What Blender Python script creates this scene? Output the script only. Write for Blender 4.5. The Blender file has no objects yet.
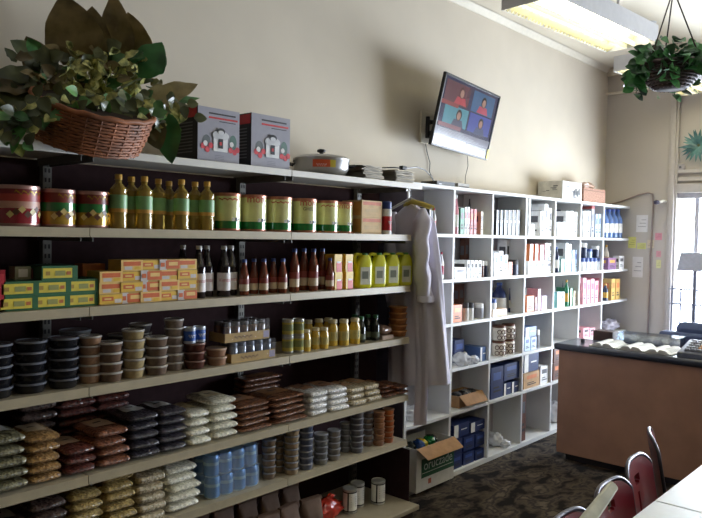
import bpy, bmesh, math, random
from mathutils import Vector, Matrix, noise
random.seed(7)
SKY, TUBE, EXPO = 30., 8., .48
PI = math.pi
scene = bpy.context.scene
COL = scene.collection
EYE = 1.48                                    # eye height of the photographer, metres

# ------------------------------------------------------------------ camera
CR = Vector((0.67222272, -0.7401514, 0.01710332))
CU = Vector((0.01252989, 0.03447225, 0.99932711))
CF = Vector((0.74024295, 0.67155608, -0.03244704))
cam_d = bpy.data.cameras.new('camera'); cam = bpy.data.objects.new('camera', cam_d); COL.objects.link(cam)
cam.matrix_world = Matrix(((CR.x, CU.x, -CF.x, 0), (CR.y, CU.y, -CF.y, 0), (CR.z, CU.z, -CF.z, EYE), (0, 0, 0, 1)))
cam_d.sensor_width = 36; cam_d.lens = 36 * 700 / 702; cam_d.clip_start = .05
scene.camera = cam

def ray(px, py): return CF * 700 + CR * (px - 351) - CU * (py - 259)
def wp(px, py, Y):                            # point of the vertical plane y = Y seen at that pixel
    d = ray(px, py) * 1.0; d = d * (Y / d.y); return Vector((d.x, Y, d.z + EYE))
def wx(px, py, Y): return wp(px, py, Y).x
def wz(px, py, Y): return wp(px, py, Y).z
def wpx(px, py, X):
    d = ray(px, py); d = d * (X / d.x); return Vector((X, d.y, d.z + EYE))

# ------------------------------------------------------------------ materials
def lin(c):
    c = c / 255.0
    return c / 12.92 if c <= .04045 else ((c + .055) / 1.055) ** 2.4
_M = {}
def M(c, rough=.5, metal=0., trans=0., coat=0., var=.10, scale=25., bump=0., emit=0., spec=.5, alpha=1.0, c2=None, kind='noise', bscale=None, crinkle=0.):
    key = (c, rough, metal, trans, coat, var, scale, bump, emit, spec, alpha, c2, kind, bscale, crinkle)
    if key in _M: return _M[key]
    m = bpy.data.materials.new('m%d' % len(_M)); m.use_nodes = True
    nt = m.node_tree; n = nt.nodes; l = nt.links
    b = n['Principled BSDF']
    col = [lin(x) for x in c]
    b.inputs['Roughness'].default_value = rough; b.inputs['Metallic'].default_value = metal
    b.inputs['Transmission Weight'].default_value = trans; b.inputs['Coat Weight'].default_value = coat
    b.inputs['Coat Roughness'].default_value = .08
    b.inputs['Specular IOR Level'].default_value = spec; b.inputs['Alpha'].default_value = alpha
    tc = n.new('ShaderNodeTexCoord')
    if kind == 'voronoi':
        t = n.new('ShaderNodeTexVoronoi'); t.inputs['Scale'].default_value = scale; fac = t.outputs['Color']
    else:
        t = n.new('ShaderNodeTexNoise'); t.inputs['Scale'].default_value = scale; t.inputs['Detail'].default_value = 3.; fac = t.outputs['Fac']
    l.new(tc.outputs['Object'], t.inputs['Vector'])
    r = n.new('ShaderNodeValToRGB'); l.new(fac, r.inputs['Fac'])
    r.color_ramp.elements[0].position = .35; r.color_ramp.elements[1].position = .65
    if c2: a0, a1 = col, [lin(x) for x in c2]
    else: a0, a1 = [x * (1 - var) for x in col], [min(1, x * (1 + var)) for x in col]
    r.color_ramp.elements[0].color = (*a0, 1); r.color_ramp.elements[1].color = (*a1, 1)
    l.new(r.outputs['Color'], b.inputs['Base Color'])
    if emit:
        l.new(r.outputs['Color'], b.inputs['Emission Color']); b.inputs['Emission Strength'].default_value = emit
    if bump:
        bp = n.new('ShaderNodeBump'); bp.inputs['Strength'].default_value = bump; bp.inputs['Distance'].default_value = .004
        src = t.outputs['Distance'] if kind == 'voronoi' else fac
        if bscale:
            t2 = n.new('ShaderNodeTexNoise'); t2.inputs['Scale'].default_value = bscale; l.new(tc.outputs['Object'], t2.inputs['Vector']); src = t2.outputs['Fac']
        l.new(src, bp.inputs['Height']); l.new(bp.outputs['Normal'], b.inputs['Normal'])
    if crinkle:
        t3 = n.new('ShaderNodeTexNoise'); t3.inputs['Scale'].default_value = crinkle; t3.inputs['Detail'].default_value = 3.; t3.inputs['Distortion'].default_value = 1.; l.new(tc.outputs['Object'], t3.inputs['Vector'])
        b3 = n.new('ShaderNodeBump'); b3.inputs['Strength'].default_value = 1.; b3.inputs['Distance'].default_value = .012; l.new(t3.outputs['Fac'], b3.inputs['Height']); l.new(b3.outputs['Normal'], b.inputs['Coat Normal'])
    _M[key] = m
    return m
def film(c=(255, 255, 255), gloss=.16, rough=.12, milky=0.):       # thin clear plastic or glass sheet
    key = ('film', c, gloss, rough, milky)
    if key in _M: return _M[key]
    m = bpy.data.materials.new('film%d' % len(_M)); m.use_nodes = True; nt = m.node_tree; n = nt.nodes; l = nt.links
    out = n['Material Output']; n.remove(n['Principled BSDF'])
    a = n.new('ShaderNodeBsdfTransparent'); a.inputs[0].default_value = (*[lin(x) for x in c], 1)
    g = n.new('ShaderNodeBsdfGlossy'); g.inputs['Roughness'].default_value = rough
    mx = n.new('ShaderNodeMixShader'); mx.inputs[0].default_value = gloss
    t = n.new('ShaderNodeTexNoise'); t.inputs['Scale'].default_value = 40; bp = n.new('ShaderNodeBump'); bp.inputs['Strength'].default_value = .5 if rough > .05 else 0.
    l.new(t.outputs['Fac'], bp.inputs['Height']); l.new(bp.outputs['Normal'], g.inputs['Normal'])
    l.new(a.outputs[0], mx.inputs[1]); l.new(g.outputs[0], mx.inputs[2]); l.new(mx.outputs[0], out.inputs[0])
    if milky:
        df = n.new('ShaderNodeBsdfDiffuse'); df.inputs[0].default_value = (.8, .84, .88, 1); m2 = n.new('ShaderNodeMixShader'); rr = n.new('ShaderNodeMapRange'); rr.inputs[1].default_value = .42; rr.inputs[2].default_value = .7; rr.inputs[4].default_value = milky * 2.2
        t.inputs['Distortion'].default_value = 2.; t.inputs['Scale'].default_value = 22
        l.new(t.outputs['Fac'], rr.inputs[0]); l.new(rr.outputs[0], m2.inputs[0]); l.new(mx.outputs[0], m2.inputs[1]); l.new(df.outputs[0], m2.inputs[2]); l.new(m2.outputs[0], out.inputs[0])
    _M[key] = m
    return m

# ------------------------------------------------------------------ mesh builder
class MB:
    def __init__(s): s.v = []; s.f = []; s.m = []; s.mats = []
    def mi(s, m):
        if m not in s.mats: s.mats.append(m)
        return s.mats.index(m)
    def face(s, ids, m): s.f.append(ids); s.m.append(s.mi(m))
    def quad(s, p, m):
        b = len(s.v); s.v += [tuple(q) for q in p]; s.face(list(range(b, b + len(p))), m)
    def box(s, x0, x1, y0, y1, z0, z1, m):
        b = len(s.v)
        s.v += [(x0, y0, z0), (x1, y0, z0), (x1, y1, z0), (x0, y1, z0), (x0, y0, z1), (x1, y0, z1), (x1, y1, z1), (x0, y1, z1)]
        for q in ((0, 3, 2, 1), (4, 5, 6, 7), (0, 1, 5, 4), (1, 2, 6, 5), (2, 3, 7, 6), (3, 0, 4, 7)): s.face([b + i for i in q], m)
        return s
    def lathe(s, prof, m, seg=20, cx=0, cy=0, z=0, sq=0., cap=True):
        # prof: (r, z) or (r, z, material of the band above it); sq > 0 squares the section
        rings = []
        for p in prof:
            b = len(s.v)
            for k in range(seg):
                a = 2 * PI * k / seg; c, sn = math.cos(a), math.sin(a)
                q = 1. if not sq else 1 / (abs(c) ** (2 + sq) + abs(sn) ** (2 + sq)) ** (1 / (2 + sq))
                s.v.append((cx + p[0] * q * c, cy + p[0] * q * sn, z + p[1]))
            rings.append(b)
        cur = m
        for i in range(len(prof) - 1):
            if len(prof[i]) > 2: cur = prof[i][2]
            for k in range(seg):
                k2 = (k + 1) % seg
                s.face([rings[i] + k, rings[i] + k2, rings[i + 1] + k2, rings[i + 1] + k], cur)
        if cap:
            s.face([rings[0] + k for k in reversed(range(seg))], prof[0][2] if len(prof[0]) > 2 else m)
            s.face([rings[-1] + k for k in range(seg)], cur)
        return s
    def tube(s, pts, r, m, seg=8, caps=True, flat=1.):
        pts = [Vector(p) for p in pts]; rings = []; n0 = None
        for i, p in enumerate(pts):
            t = (pts[min(i + 1, len(pts) - 1)] - pts[max(i - 1, 0)]).normalized()
            if n0 is None: n0 = t.orthogonal().normalized()
            n0 = (n0 - t * n0.dot(t)).normalized(); b2 = t.cross(n0)
            rr = r[i] if isinstance(r, (list, tuple)) else r
            b = len(s.v)
            for k in range(seg):
                a = 2 * PI * k / seg
                s.v.append(tuple(p + n0 * rr * math.cos(a) + b2 * rr * flat * math.sin(a)))
            rings.append(b)
        for i in range(len(pts) - 1):
            for k in range(seg):
                k2 = (k + 1) % seg
                s.face([rings[i] + k, rings[i] + k2, rings[i + 1] + k2, rings[i + 1] + k], m)
        if caps:
            s.face([rings[0] + k for k in reversed(range(seg))], m); s.face([rings[-1] + k for k in range(seg)], m)
        return s
    def grid(s, fn, nu, nv, m, wrap=False):
        b = len(s.v)
        for j in range(nv + 1):
            for i in range(nu + (0 if wrap else 1)): s.v.append(tuple(fn(i / nu, j / nv)))
        w = nu if wrap else nu + 1
        for j in range(nv):
            for i in range(nu):
                i2 = (i + 1) % nu if wrap else i + 1
                s.face([b + j * w + i, b + j * w + i2, b + (j + 1) * w + i2, b + (j + 1) * w + i], m(i / nu, j / nv) if callable(m) else m)
        return s
    def text(s, txt, size, m, fn, center=True):
        vs, fs, w = text_mesh(txt)
        b = len(s.v); ox = -w / 2 if center else 0
        s.v += [tuple(fn((x + ox) * size, y * size)) for x, y in vs]
        for f in fs: s.face([b + i for i in f], m)
        return s
    def build(s, name, parent=None, loc=(0, 0, 0), bevel=0., smooth=35, kind=None, rot=None):
        me = bpy.data.meshes.new(name); me.from_pydata(s.v, [], s.f)
        for m in s.mats: me.materials.append(m)
        me.polygons.foreach_set('material_index', s.m)
        if smooth:
            me.polygons.foreach_set('use_smooth', [True] * len(s.f)); me.set_sharp_from_angle(angle=math.radians(smooth))
        me.validate(); me.update()
        o = bpy.data.objects.new(name, me); COL.objects.link(o); o.location = loc
        if rot: o.rotation_euler = rot
        if parent: o.parent = parent
        if kind: o['kind'] = kind
        if bevel:
            md = o.modifiers.new('b', 'BEVEL'); md.width = bevel; md.segments = 2; md.limit_method = 'ANGLE'; md.angle_limit = .8
        return o
_T = {}
def text_mesh(txt):
    if txt not in _T:
        cu = bpy.data.curves.new('t', 'FONT'); cu.body = txt; cu.size = 1.; cu.resolution_u = 3
        o = bpy.data.objects.new('t', cu); COL.objects.link(o); bpy.context.view_layer.update()
        me = bpy.data.meshes.new_from_object(o.evaluated_get(bpy.context.evaluated_depsgraph_get()))
        vs = [(v.co.x, v.co.y) for v in me.vertices]; fs = [list(p.vertices) for p in me.polygons]
        w = max((v[0] for v in vs), default=1.)
        bpy.data.objects.remove(o); bpy.data.curves.remove(cu); bpy.data.meshes.remove(me)
        _T[txt] = (vs, fs, w)
    return _T[txt]
def cyl(r): return lambda x, z0: (lambda z: (r * math.sin(x / r), -r * math.cos(x / r), z))(z0)

# ------------------------------------------------------------------ things
def tag(o, label, cat, group=None, kind=None):
    if label: o['label'] = label
    if cat: o['category'] = cat
    if group: o['group'] = group
    if kind: o['kind'] = kind
    return o
def thing(name, label, cat, loc=(0, 0, 0), rz=0., group=None):
    o = bpy.data.objects.new(name, None); COL.objects.link(o); o.empty_display_size = .05
    o.location = loc; o.rotation_euler = (0, 0, rz)
    return tag(o, label, cat, group)
def dup(root, loc, label, rz=0., group=None, sc=None):
    r = root.copy(); COL.objects.link(r); r.location = loc; r.rotation_euler = (0, 0, rz); r['label'] = label
    if group: r['group'] = group
    if sc: r.scale = sc
    for ch in list(root.children):
        c = ch.copy(); COL.objects.link(c); c.parent = r
        for g in list(ch.children):
            d = g.copy(); COL.objects.link(d); d.parent = c
    return r
_P = {}
def put(key, maker, loc, label, rz=0., group=None, sc=None):   # the first call keeps the thing that maker() builds, later calls copy it
    if key not in _P:
        o = maker(); _P[key] = o
        o.location = loc; o.rotation_euler = (0, 0, rz); o['label'] = label
        if group: o['group'] = group
        if sc: o.scale = sc
        return o
    return dup(_P[key], loc, label, rz, group, sc)
ORD = ['first', 'second', 'third', 'fourth', 'fifth', 'sixth', 'seventh', 'eighth', 'ninth', 'tenth', 'eleventh', 'twelfth', 'thirteenth']
def level(i, n): return 'bottom of' if i == 0 else 'top of' if i == n - 1 else ORD[i] + ' up in'

WHITE = M((236, 235, 230), .45); BLACK = M((22, 21, 22), .4); CHROME = M((190, 192, 196), .22, 1.)
PAPER = M((228, 226, 216), .8); STEEL = M((150, 150, 150), .35, .9); DARK = M((34, 30, 34), .6)
INK = M((60, 58, 60), .7); CARTON = M((168, 128, 88), .8, var=.12); GOLDCAP = M((196, 150, 60), .35)
# ------------------------------------------------------------------ the room
XE, YW, HC = 6.40, 2.64, 3.06                 # end wall, shelf wall, ceiling
X0, Y0 = -2.2, -3.2                           # wall behind the photographer, wall across the room
wallm = M((204, 194, 177), .9, var=.03, scale=3., bump=.05, bscale=60)
ceilm = M((214, 205, 186), .9, var=.03, scale=4.)
trimw = M((216, 208, 190), .6, var=.03); trimg = M((186, 180, 174), .6, var=.03)
def struct(name, mb, **k): return mb.build(name, kind='structure', **k)
fl = bpy.data.materials.new('carpet'); fl.use_nodes = True
nt = fl.node_tree; n = nt.nodes; l = nt.links; bs = n['Principled BSDF']; bs.inputs['Roughness'].default_value = .95; bs.inputs['Specular IOR Level'].default_value = .2
tc = n.new('ShaderNodeTexCoord'); mp = n.new('ShaderNodeMapping'); mp.inputs['Rotation'].default_value = (0, 0, .5); mp.inputs['Scale'].default_value = (1., 1.6, 1.)
t1 = n.new('ShaderNodeTexNoise'); t1.inputs['Scale'].default_value = 6.5; t1.inputs['Detail'].default_value = 4.; t1.inputs['Distortion'].default_value = .25
r1 = n.new('ShaderNodeValToRGB'); r1.color_ramp.interpolation = 'LINEAR'
els = r1.color_ramp.elements
els[0].position = .40; els[0].color = (lin(26), lin(22), lin(22), 1); els[1].position = .47; els[1].color = (lin(66), lin(57), lin(48), 1)
for p, c in ((.53, (84, 74, 62)), (.585, (46, 40, 38)), (.66, (100, 90, 76))):
    e = els.new(p); e.color = (*[lin(x) for x in c], 1)
t2 = n.new('ShaderNodeTexNoise'); t2.inputs['Scale'].default_value = 350; bp = n.new('ShaderNodeBump'); bp.inputs['Strength'].default_value = .4
l.new(tc.outputs['Object'], mp.inputs[0]); l.new(mp.outputs[0], t1.inputs['Vector']); l.new(t1.outputs['Fac'], r1.inputs[0]); l.new(r1.outputs[0], bs.inputs['Base Color'])
l.new(tc.outputs['Object'], t2.inputs['Vector']); l.new(t2.outputs['Fac'], bp.inputs['Height']); l.new(bp.outputs[0], bs.inputs['Normal'])
struct('floor', MB().box(X0, XE, Y0, YW, -.1, 0, fl))
struct('ceiling', MB().box(X0, XE, Y0, YW, HC, HC + .1, ceilm))
struct('wall_left', MB().box(X0, XE, YW, YW + .1, 0, HC, wallm))
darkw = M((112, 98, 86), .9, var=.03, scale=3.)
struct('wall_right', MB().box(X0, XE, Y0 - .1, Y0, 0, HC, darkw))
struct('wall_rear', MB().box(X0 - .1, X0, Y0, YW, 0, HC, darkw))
# end wall with a storefront window
WY0, WY1, WZ0, WZ1 = -1.4, 2.06, .42, 1.90
e = MB()
endw = M((186, 179, 170), .9, var=.03, scale=3., bump=.05, bscale=60)  # wall paint cooled and darkened; the end wall's backlit shade is in this colour
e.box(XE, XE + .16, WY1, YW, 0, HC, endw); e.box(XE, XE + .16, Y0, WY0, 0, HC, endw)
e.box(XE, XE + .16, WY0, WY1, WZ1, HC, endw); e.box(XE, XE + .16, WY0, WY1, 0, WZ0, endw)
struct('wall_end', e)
frm = M((168, 166, 170), .4); glass = film((250, 252, 255), .05, .02)
w = MB(); f = .045
w.box(XE - .01, XE + .17, WY1 - f, WY1 + .0, WZ0, WZ1, frm); w.box(XE - .01, XE + .17, WY0, WY0 + f, WZ0, WZ1, frm)
w.box(XE - .01, XE + .17, WY0 + f, WY1 - f, WZ1 - f, WZ1, frm); w.box(XE - .06, XE + .17, WY0 + f, WY1 - f, WZ0, WZ0 + f, frm)
ymull = wpx(697, 230, XE + .05).y
for ym in (ymull, ymull - 1.2):
    w.box(XE + .03, XE + .08, ym - .018, ym + .018, WZ0 + f, WZ1 - f, frm)
win = struct('window_1', w)
MB().box(XE + .10, XE + .106, WY0 + f, WY1 - f, WZ0 + f, WZ1 - f, glass).build('glass', win)
# casing beside the window, header boards above it
t = MB(); ya = wpx(680, 130, XE).y; yb = wpx(671, 130, XE).y
t.box(XE - .03, XE, ya, yb, 0, HC - .12, trimg); t.box(XE - .045, XE, ya + .02, yb - .02, 0, HC - .12, trimg)
struct('trim_1', t, bevel=.004)
t = MB()
for z0, z1, d in ((1.90, 1.98, .04), (2.0, 2.035, .025), (2.07, 2.10, .03)): t.box(XE - d, XE, WY0, ya, z0, z1, trimg)
struct('trim_2', t, bevel=.004)
# coved crown moulding along the shelf wall and the end wall
t = MB()
def cove(s): return [(.0, .06), (.008, .06), (.012, .066), (.016, .074), (.024, .084), (.034, .092), (.040, .1), (.046, .1)][s]
def cv(u, v):
    a, b2 = cove(int(round(v * 7))); return (X0 + (XE - X0) * u, YW - a, HC - .1 + b2)
t.grid(cv, 1, 7, trimw); struct('trim_3', t, smooth=60)
t = MB(); t.box(XE - .03, XE, Y0, YW, HC - .07, HC, trimw); t.box(XE - .05, XE, Y0, YW, HC - .24, HC - .225, trimw); struct('trim_4', t, bevel=.003)
t = MB(); t.box(X0, XE, YW - .012, YW, 0, .09, trimw); struct('baseboard_left', t, bevel=.003)

# ------------------------------------------------------------------ light
wd = bpy.data.worlds.new('sky'); scene.world = wd; wd.use_nodes = True
wn = wd.node_tree.nodes; wl = wd.node_tree.links; bg = wn['Background']
sky = wn.new('ShaderNodeTexSky'); sky.sky_type = 'HOSEK_WILKIE'; sky.turbidity = 6.; sky.sun_direction = Vector((-.3, -.6, .7)).normalized()
mixn = wn.new('ShaderNodeMixRGB'); mixn.inputs[0].default_value = .75; mixn.inputs[2].default_value = (.86, .93, 1., 1)
wl.new(sky.outputs[0], mixn.inputs[1]); wl.new(mixn.outputs[0], bg.inputs[0]); bg.inputs[1].default_value = SKY
pd = bpy.data.lights.new('window_portal', 'AREA'); pd.shape = 'RECTANGLE'; pd.size = WY1 - WY0; pd.size_y = WZ1 - WZ0; pd.cycles.is_portal = True
po = bpy.data.objects.new('window_portal', pd); COL.objects.link(po); po.location = (XE + .2, (WY0 + WY1) / 2, (WZ0 + WZ1) / 2); po.rotation_euler = (PI / 2, 0, PI / 2)

tubem = M((255, 249, 228), .5, emit=TUBE, var=.01)
housem = M((196, 196, 200), .4, var=.03); reflm = M((216, 213, 186), .35, var=.05)
def fixture(label, cx, cy, rz, L=1.175, W=.335, z0=2.70):
    o = thing('fluorescent_fixture', label, 'ceiling light', (cx, cy, z0), rz, 'suspended fluorescent ceiling lights')
    h = MB(); H = .105; t = .004
    h.box(-L / 2, L / 2, -W / 2, -W / 2 + t, 0, H, housem); h.box(-L / 2, L / 2, W / 2 - t, W / 2, 0, H, housem)
    h.box(-L / 2, L / 2, -W / 2, W / 2, H, H + t, housem)
    h.box(-L / 2, -L / 2 + t, -W / 2 + t, W / 2 - t, 0, H, housem); h.box(L / 2 - t, L / 2, -W / 2 + t, W / 2 - t, 0, H, housem)
    h.build('housing', o)
    r = MB()
    for y in (-W / 4, W / 4):
        def rf(u, v, y=y):
            yy = (u * 2 - 1); return (-L / 2 + .006 + (L - .012) * v, y + yy * (W / 4 - .004), .035 + .05 * math.sqrt(max(0, 1 - yy * yy)))
        r.grid(rf, 10, 1, M((212, 206, 172), .35, var=.02))
    r.build('reflector', o)
    g = MB(); nb = 34
    for k in range(nb + 1):
        x = -L / 2 + .01 + (L - .02) * k / nb
        for ys in (-1, 1):
            y0, y1 = sorted((ys * (W / 2 - .006), ys * (W / 2 - .060)))
            a = (x, ys * (W / 2 - .006), .0); b2 = (x, ys * (W / 2 - .062), .034); c = (x, ys * (W / 2 - .006), .038)
            g.quad([a, b2, c], reflm); g.quad([(p[0] + .003, p[1], p[2]) for p in (a, c, b2)], reflm)
        g.tube([(x, -.026, .022), (x, .026, .022)], .0025, reflm, 4)
    for ys in (-1, 1): g.box(-L / 2 + .005, L / 2 - .005, ys * .028 - .002, ys * .028 + .002, .0, .03, reflm)
    g.build('louver', o)
    for y in (-W / 4, W / 4):
        tb = MB(); tb.tube([(-L / 2 + .02, y, .058), (L / 2 - .02, y, .058)], .015, tubem, 10); tb.build('fluorescent_tube', o)
    for x in (-L / 3, L / 3):
        rd = MB(); rd.tube([(x, 0, H), (x, 0, HC - z0)], .008, housem, 8); rd.lathe([(.04, HC - z0 - .015), (.045, HC - z0)], housem, 12, x, 0); rd.build('hanger_rod', o)
    return o
fixture('long suspended fluorescent light with toothed louver, nearest above the shelves', 3.899, 1.751, math.radians(-4.4))
fixture('suspended fluorescent light partly hidden behind the hanging plant', 5.604, 1.821, math.radians(-5))
fixture('suspended fluorescent light over the tables outside the photograph', 2.2, -.5, 0.)
fixture('suspended fluorescent light across the room outside the photograph', 4.6, -.5, 0.)
fixture('added unseen fluorescent fill light behind the photographer', .5, -.5, 0.)  # this fixture and those below are added out of view to brighten the room
fixture('added unseen fluorescent fill light over the far tables behind the photographer', .5, -2.0, 0.)
fixture('added unseen fluorescent fill light beside the far wall across the room', 2.4, -2.0, 0.)
fixture('added unseen fluorescent fill light by the far corner across the room', 4.6, -2.0, 0.)
fixture('added unseen fluorescent fill light at the rear wall near the shelves', -1.1, -.5, 0.)
fixture('added unseen fluorescent fill light in the rear corner across the room', -1.1, -2.0, 0.)
# ------------------------------------------------------------------ gondola shelving along the wall
YF, YB = 2.22, 2.60                           # shelf fronts, back panel
SH = {'top': 1.761, 'oil': 1.492, 'tea': 1.227, 'tub': .956, 'bean': .656, 'low': .418, 'deck': .096}
shelfm = M((172, 161, 138), .45, var=.04); topm = M((222, 218, 210), .5, var=.03); stripm = M((176, 163, 136), .4, var=.04)
backm = M((56, 38, 40), .9, var=.12, spec=.15); postm = M((120, 118, 112), .45, .3)
SEAM = [.23, 1.145, 2.06, 2.975]
secs = ['beige gondola shelf section under the plant basket, holding ghee tins and black tubs',
        'beige gondola shelf section under the silver pot, holding oil bottles and rice bags',
        'beige gondola shelf section beside the hanging coat, holding yellow jugs and jars']
def upright(x, root):
    p = MB(); p.box(x - .016, x + .016, YB - .03, YB + .02, 0, SH['top'] + .03, postm)
    for k in range(46):
        z = .12 + k * .035
        for xx in (-.007, .007): p.box(x + xx - .003, x + xx + .003, YB - .0315, YB - .029, z, z + .016, BLACK)
    p.build('upright', root, bevel=0)
roots = []
for i in range(3):
    x0, x1 = SEAM[i], SEAM[i + 1]
    xe = x1 if i < 2 else 2.91
    r = thing('gondola_shelf', secs[i], 'shelf unit', (0, 0, 0), 0, 'gondola shelf sections')
    roots.append(r)
    MB().box(x0, xe if i < 2 else 3.10, YB, YB + .02, 0, SH['top'] - .02, backm).build('back_panel', r)
    upright(x0 + .016, r)
    if i == 2:
        upright(xe - .016, r)
        MB().box(xe - .004, xe, 2.20, YB - .035, .0, SH['low'] - .05, backm).build('end_panel', r)
    for nm, z in SH.items():
        g = .0015; a, b = x0 + g, xe - g
        if nm == 'deck':
            MB().box(a, b, 2.13, YB, z - .025, z, shelfm).build('base_deck', r, bevel=.004)
            MB().box(a, b, 2.17, 2.19, 0, z - .025, M((70, 66, 62), .5)).build('kick_plate', r)
            continue
        bb = 3.0 if (nm == 'top' and i == 2) else b
        m = topm if nm == 'top' else shelfm
        s = MB(); s.box(a, bb, YF + .002, YB - .032, z - .018, z, m)
        if nm == 'top': s.box(a, bb, YF, YF + .006, z - .028, z, m)
        so = s.build('shelf', r, bevel=.002)
        if nm != 'top':
            q = MB(); q.box(a, b, YF - .002, YF + .003, z - .030, z + .001, stripm); q.box(a, b, YF - .005, YF - .002, z - .030, z - .026, stripm)
            q.build('price_strip', so)
        for xb in (a + .02, b - .02):
            MB().box(xb, xb + .003, YF + .02, YB - .032, z - .045, z - .0185, postm).build('bracket', so)

# ------------------------------------------------------------------ white cubbyhole bookcase
CF_, CB = 2.40, 2.625
VX = [3.124 + .4493 * i for i in range(7)] + [6.385]
RZ = [1.792, 1.504, 1.228, .957, .676, .402, .030]           # top faces of the boards
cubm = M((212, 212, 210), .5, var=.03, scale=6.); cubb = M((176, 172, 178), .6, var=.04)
cub = thing('cubby_bookcase', 'tall white bookcase of open cubbyholes filling the wall up to the corner', 'bookcase')
BT = .02
for i, x in enumerate(VX[:7]):
    MB().box(x - BT / 2, x + BT / 2, CF_, CB, RZ[6], RZ[0] - BT, cubm).build('divider', cub, bevel=.0015)
for j, z in enumerate(RZ):
    s = MB()
    if j in (0, 6):
        s.box(VX[0] - BT / 2, VX[7], CF_ - .001, CB, z - (BT if j == 0 else .03), z, cubm)
    else:
        for c in range(7): s.box(VX[c] + BT / 2, VX[c + 1] - (BT / 2 if c < 6 else 0), CF_ + .0006, CB, z - BT, z, cubm)
    s.build('top_board' if j == 0 else 'bottom_board' if j == 6 else 'shelf_board', cub, bevel=.0015)
MB().box(VX[0] - BT / 2 - .007, VX[0] - BT / 2 - .0008, CF_ + .006, CB, .0, RZ[0] - .03, M((78, 70, 80), .7)).build('side_panel', cub)  # thin dark sheet added to cover the first divider's pale outer face
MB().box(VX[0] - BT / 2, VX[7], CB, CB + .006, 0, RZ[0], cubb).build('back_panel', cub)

# ------------------------------------------------------------------ goods: makers
def m_can(r, h, base, bands, rimm, txt=None, txm=None, tz=.7, art=None, rib=True):
    def f():
        o = thing('tin_can', 'x', 'can')
        p = [(r * .97, 0, rimm), (r, .004), (r, .01, bands[0][1])]
        for z, m in bands[1:]: p += [(r, h * z), (r, h * z + .0002, m)]
        p += [(r, h - .01), (r, h - .0098, rimm), (r * 1.02, h - .006), (r * 1.02, h)]
        b = MB().lathe(p, base, 28); fn = cyl(r + .0012)
        if txt: b.text(txt, r * .62, txm, lambda x, z: fn(x, z + h * tz))
        if art: art(b, fn, r, h)
        b.build('can_body', o)
        l = MB().lathe([(r * .95, h - .002), (r * .95, h + .0005), (r * .99, h + .003), (r * 1.015, h + .0005)], rimm, 28); l.build('can_lid', o)
        return o
    return f
def squig(b, fn, x0, x1, z, amp, m, n=26, w=.003, ph=0.):
    pt = []
    for k in range(n + 1):
        x = x0 + (x1 - x0) * k / n; pt.append((x, z + amp * (math.sin(k * 1.1 + ph) + .5 * math.sin(k * 2.3 + ph))))
    for (xa, za), (xb, zb) in zip(pt, pt[1:]):
        b.quad([fn(xa, za - w), fn(xb, zb - w), fn(xb, zb + w), fn(xa, za + w)], m)
def m_bottle(r, h, glassm, capm, labm, lab=(.2, .55), shoulder=.62, neck=.3, sq=0., txt=None, txm=None, capr=1.15, caph=.09, lab2=None, ribs=0):
    def f():
        o = thing('bottle', 'x', 'bottle'); hb = h * (1 - caph * .6); sh = h * shoulder; rn = r * neck
        p = [(r * .9, 0), (r, h * .02)]
        if ribs:
            for k in range(ribs * 2 + 1): p.append((r * (1 - .05 * (k % 2)), h * .04 + (sh - h * .05) * k / (ribs * 2)))
        p += [(r, sh)]
        for k in range(1, 8):
            t = k / 7.; p.append((rn + (r - rn) * (1 - t) ** .9 * math.cos(t * .6), sh + (h * (1 - caph) - h * .06 - sh) * t))
        p += [(rn, hb)]
        MB().lathe(p, glassm, 22, sq=sq).build('bottle_body', o)
        l = MB(); z0, z1 = h * lab[0], h * lab[1]; rl = r * 1.012
        l.lathe([(rl, z0), (rl, z1)], labm, 22, sq=sq, cap=False); fn = cyl(rl + .0008)
        if lab2: l.lathe([(rl + .0004, z0 + (z1 - z0) * lab2[0]), (rl + .0004, z0 + (z1 - z0) * lab2[1])], lab2[2], 22, sq=sq, cap=False)
        if txt: l.text(txt, r * .8, txm, lambda x, z: fn(x, z + z0 + (z1 - z0) * .5))
        l.build('bottle_label', o)
        MB().lathe([(rn * capr, h * (1 - caph)), (rn * capr, h * .99), (rn * capr * .9, h)], capm, 18).build('bottle_cap', o)
        return o
    return f
def m_tub(r, h, cupm, lidm):
    def f():
        o = thing('deli_tub', 'x', 'tub'); lh = h * .22
        MB().lathe([(r * .80, 0), (r * .84, .002), (r * .95, h - lh)], cupm, 20).build('tub_body', o)
        MB().lathe([(r * .97, h - lh), (r, h - lh * .9), (r, h - lh * .25), (r * .96, h), (r * .9, h), (r * .88, h - .0015)], lidm, 20).build('tub_lid', o)
        return o
    return f
def m_box(name, cat, w, d, h, body, decor, bevel=.0015, flap=None, part=None):
    # decor: (face, u0, u1, v0, v1, material) panels printed on a face, in fractions; face f front, l side facing -x, t top
    def f():
        b = MB().box(-w / 2, w / 2, 0, d, 0, h, body); e = .0007
        for k, q in enumerate(decor):
            fc, u0, u1, v0, v1, m = q[:6]; ee = e + .0003 * k
            if fc == 'f': b.quad([(-w / 2 + w * u0, -ee, h * v0), (-w / 2 + w * u1, -ee, h * v0), (-w / 2 + w * u1, -ee, h * v1), (-w / 2 + w * u0, -ee, h * v1)], m)
            elif fc == 'l': b.quad([(-w / 2 - ee, d * (1 - u0), h * v0), (-w / 2 - ee, d * (1 - u1), h * v0), (-w / 2 - ee, d * (1 - u1), h * v1), (-w / 2 - ee, d * (1 - u0), h * v1)], m)
            else: b.quad([(-w / 2 + w * u0, d * v0, h + ee), (-w / 2 + w * u1, d * v0, h + ee), (-w / 2 + w * u1, d * v1, h + ee), (-w / 2 + w * u0, d * v1, h + ee)], m)
        o = b.build(name, smooth=0); tag(o, 'x', cat)
        return o
    return f
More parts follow.
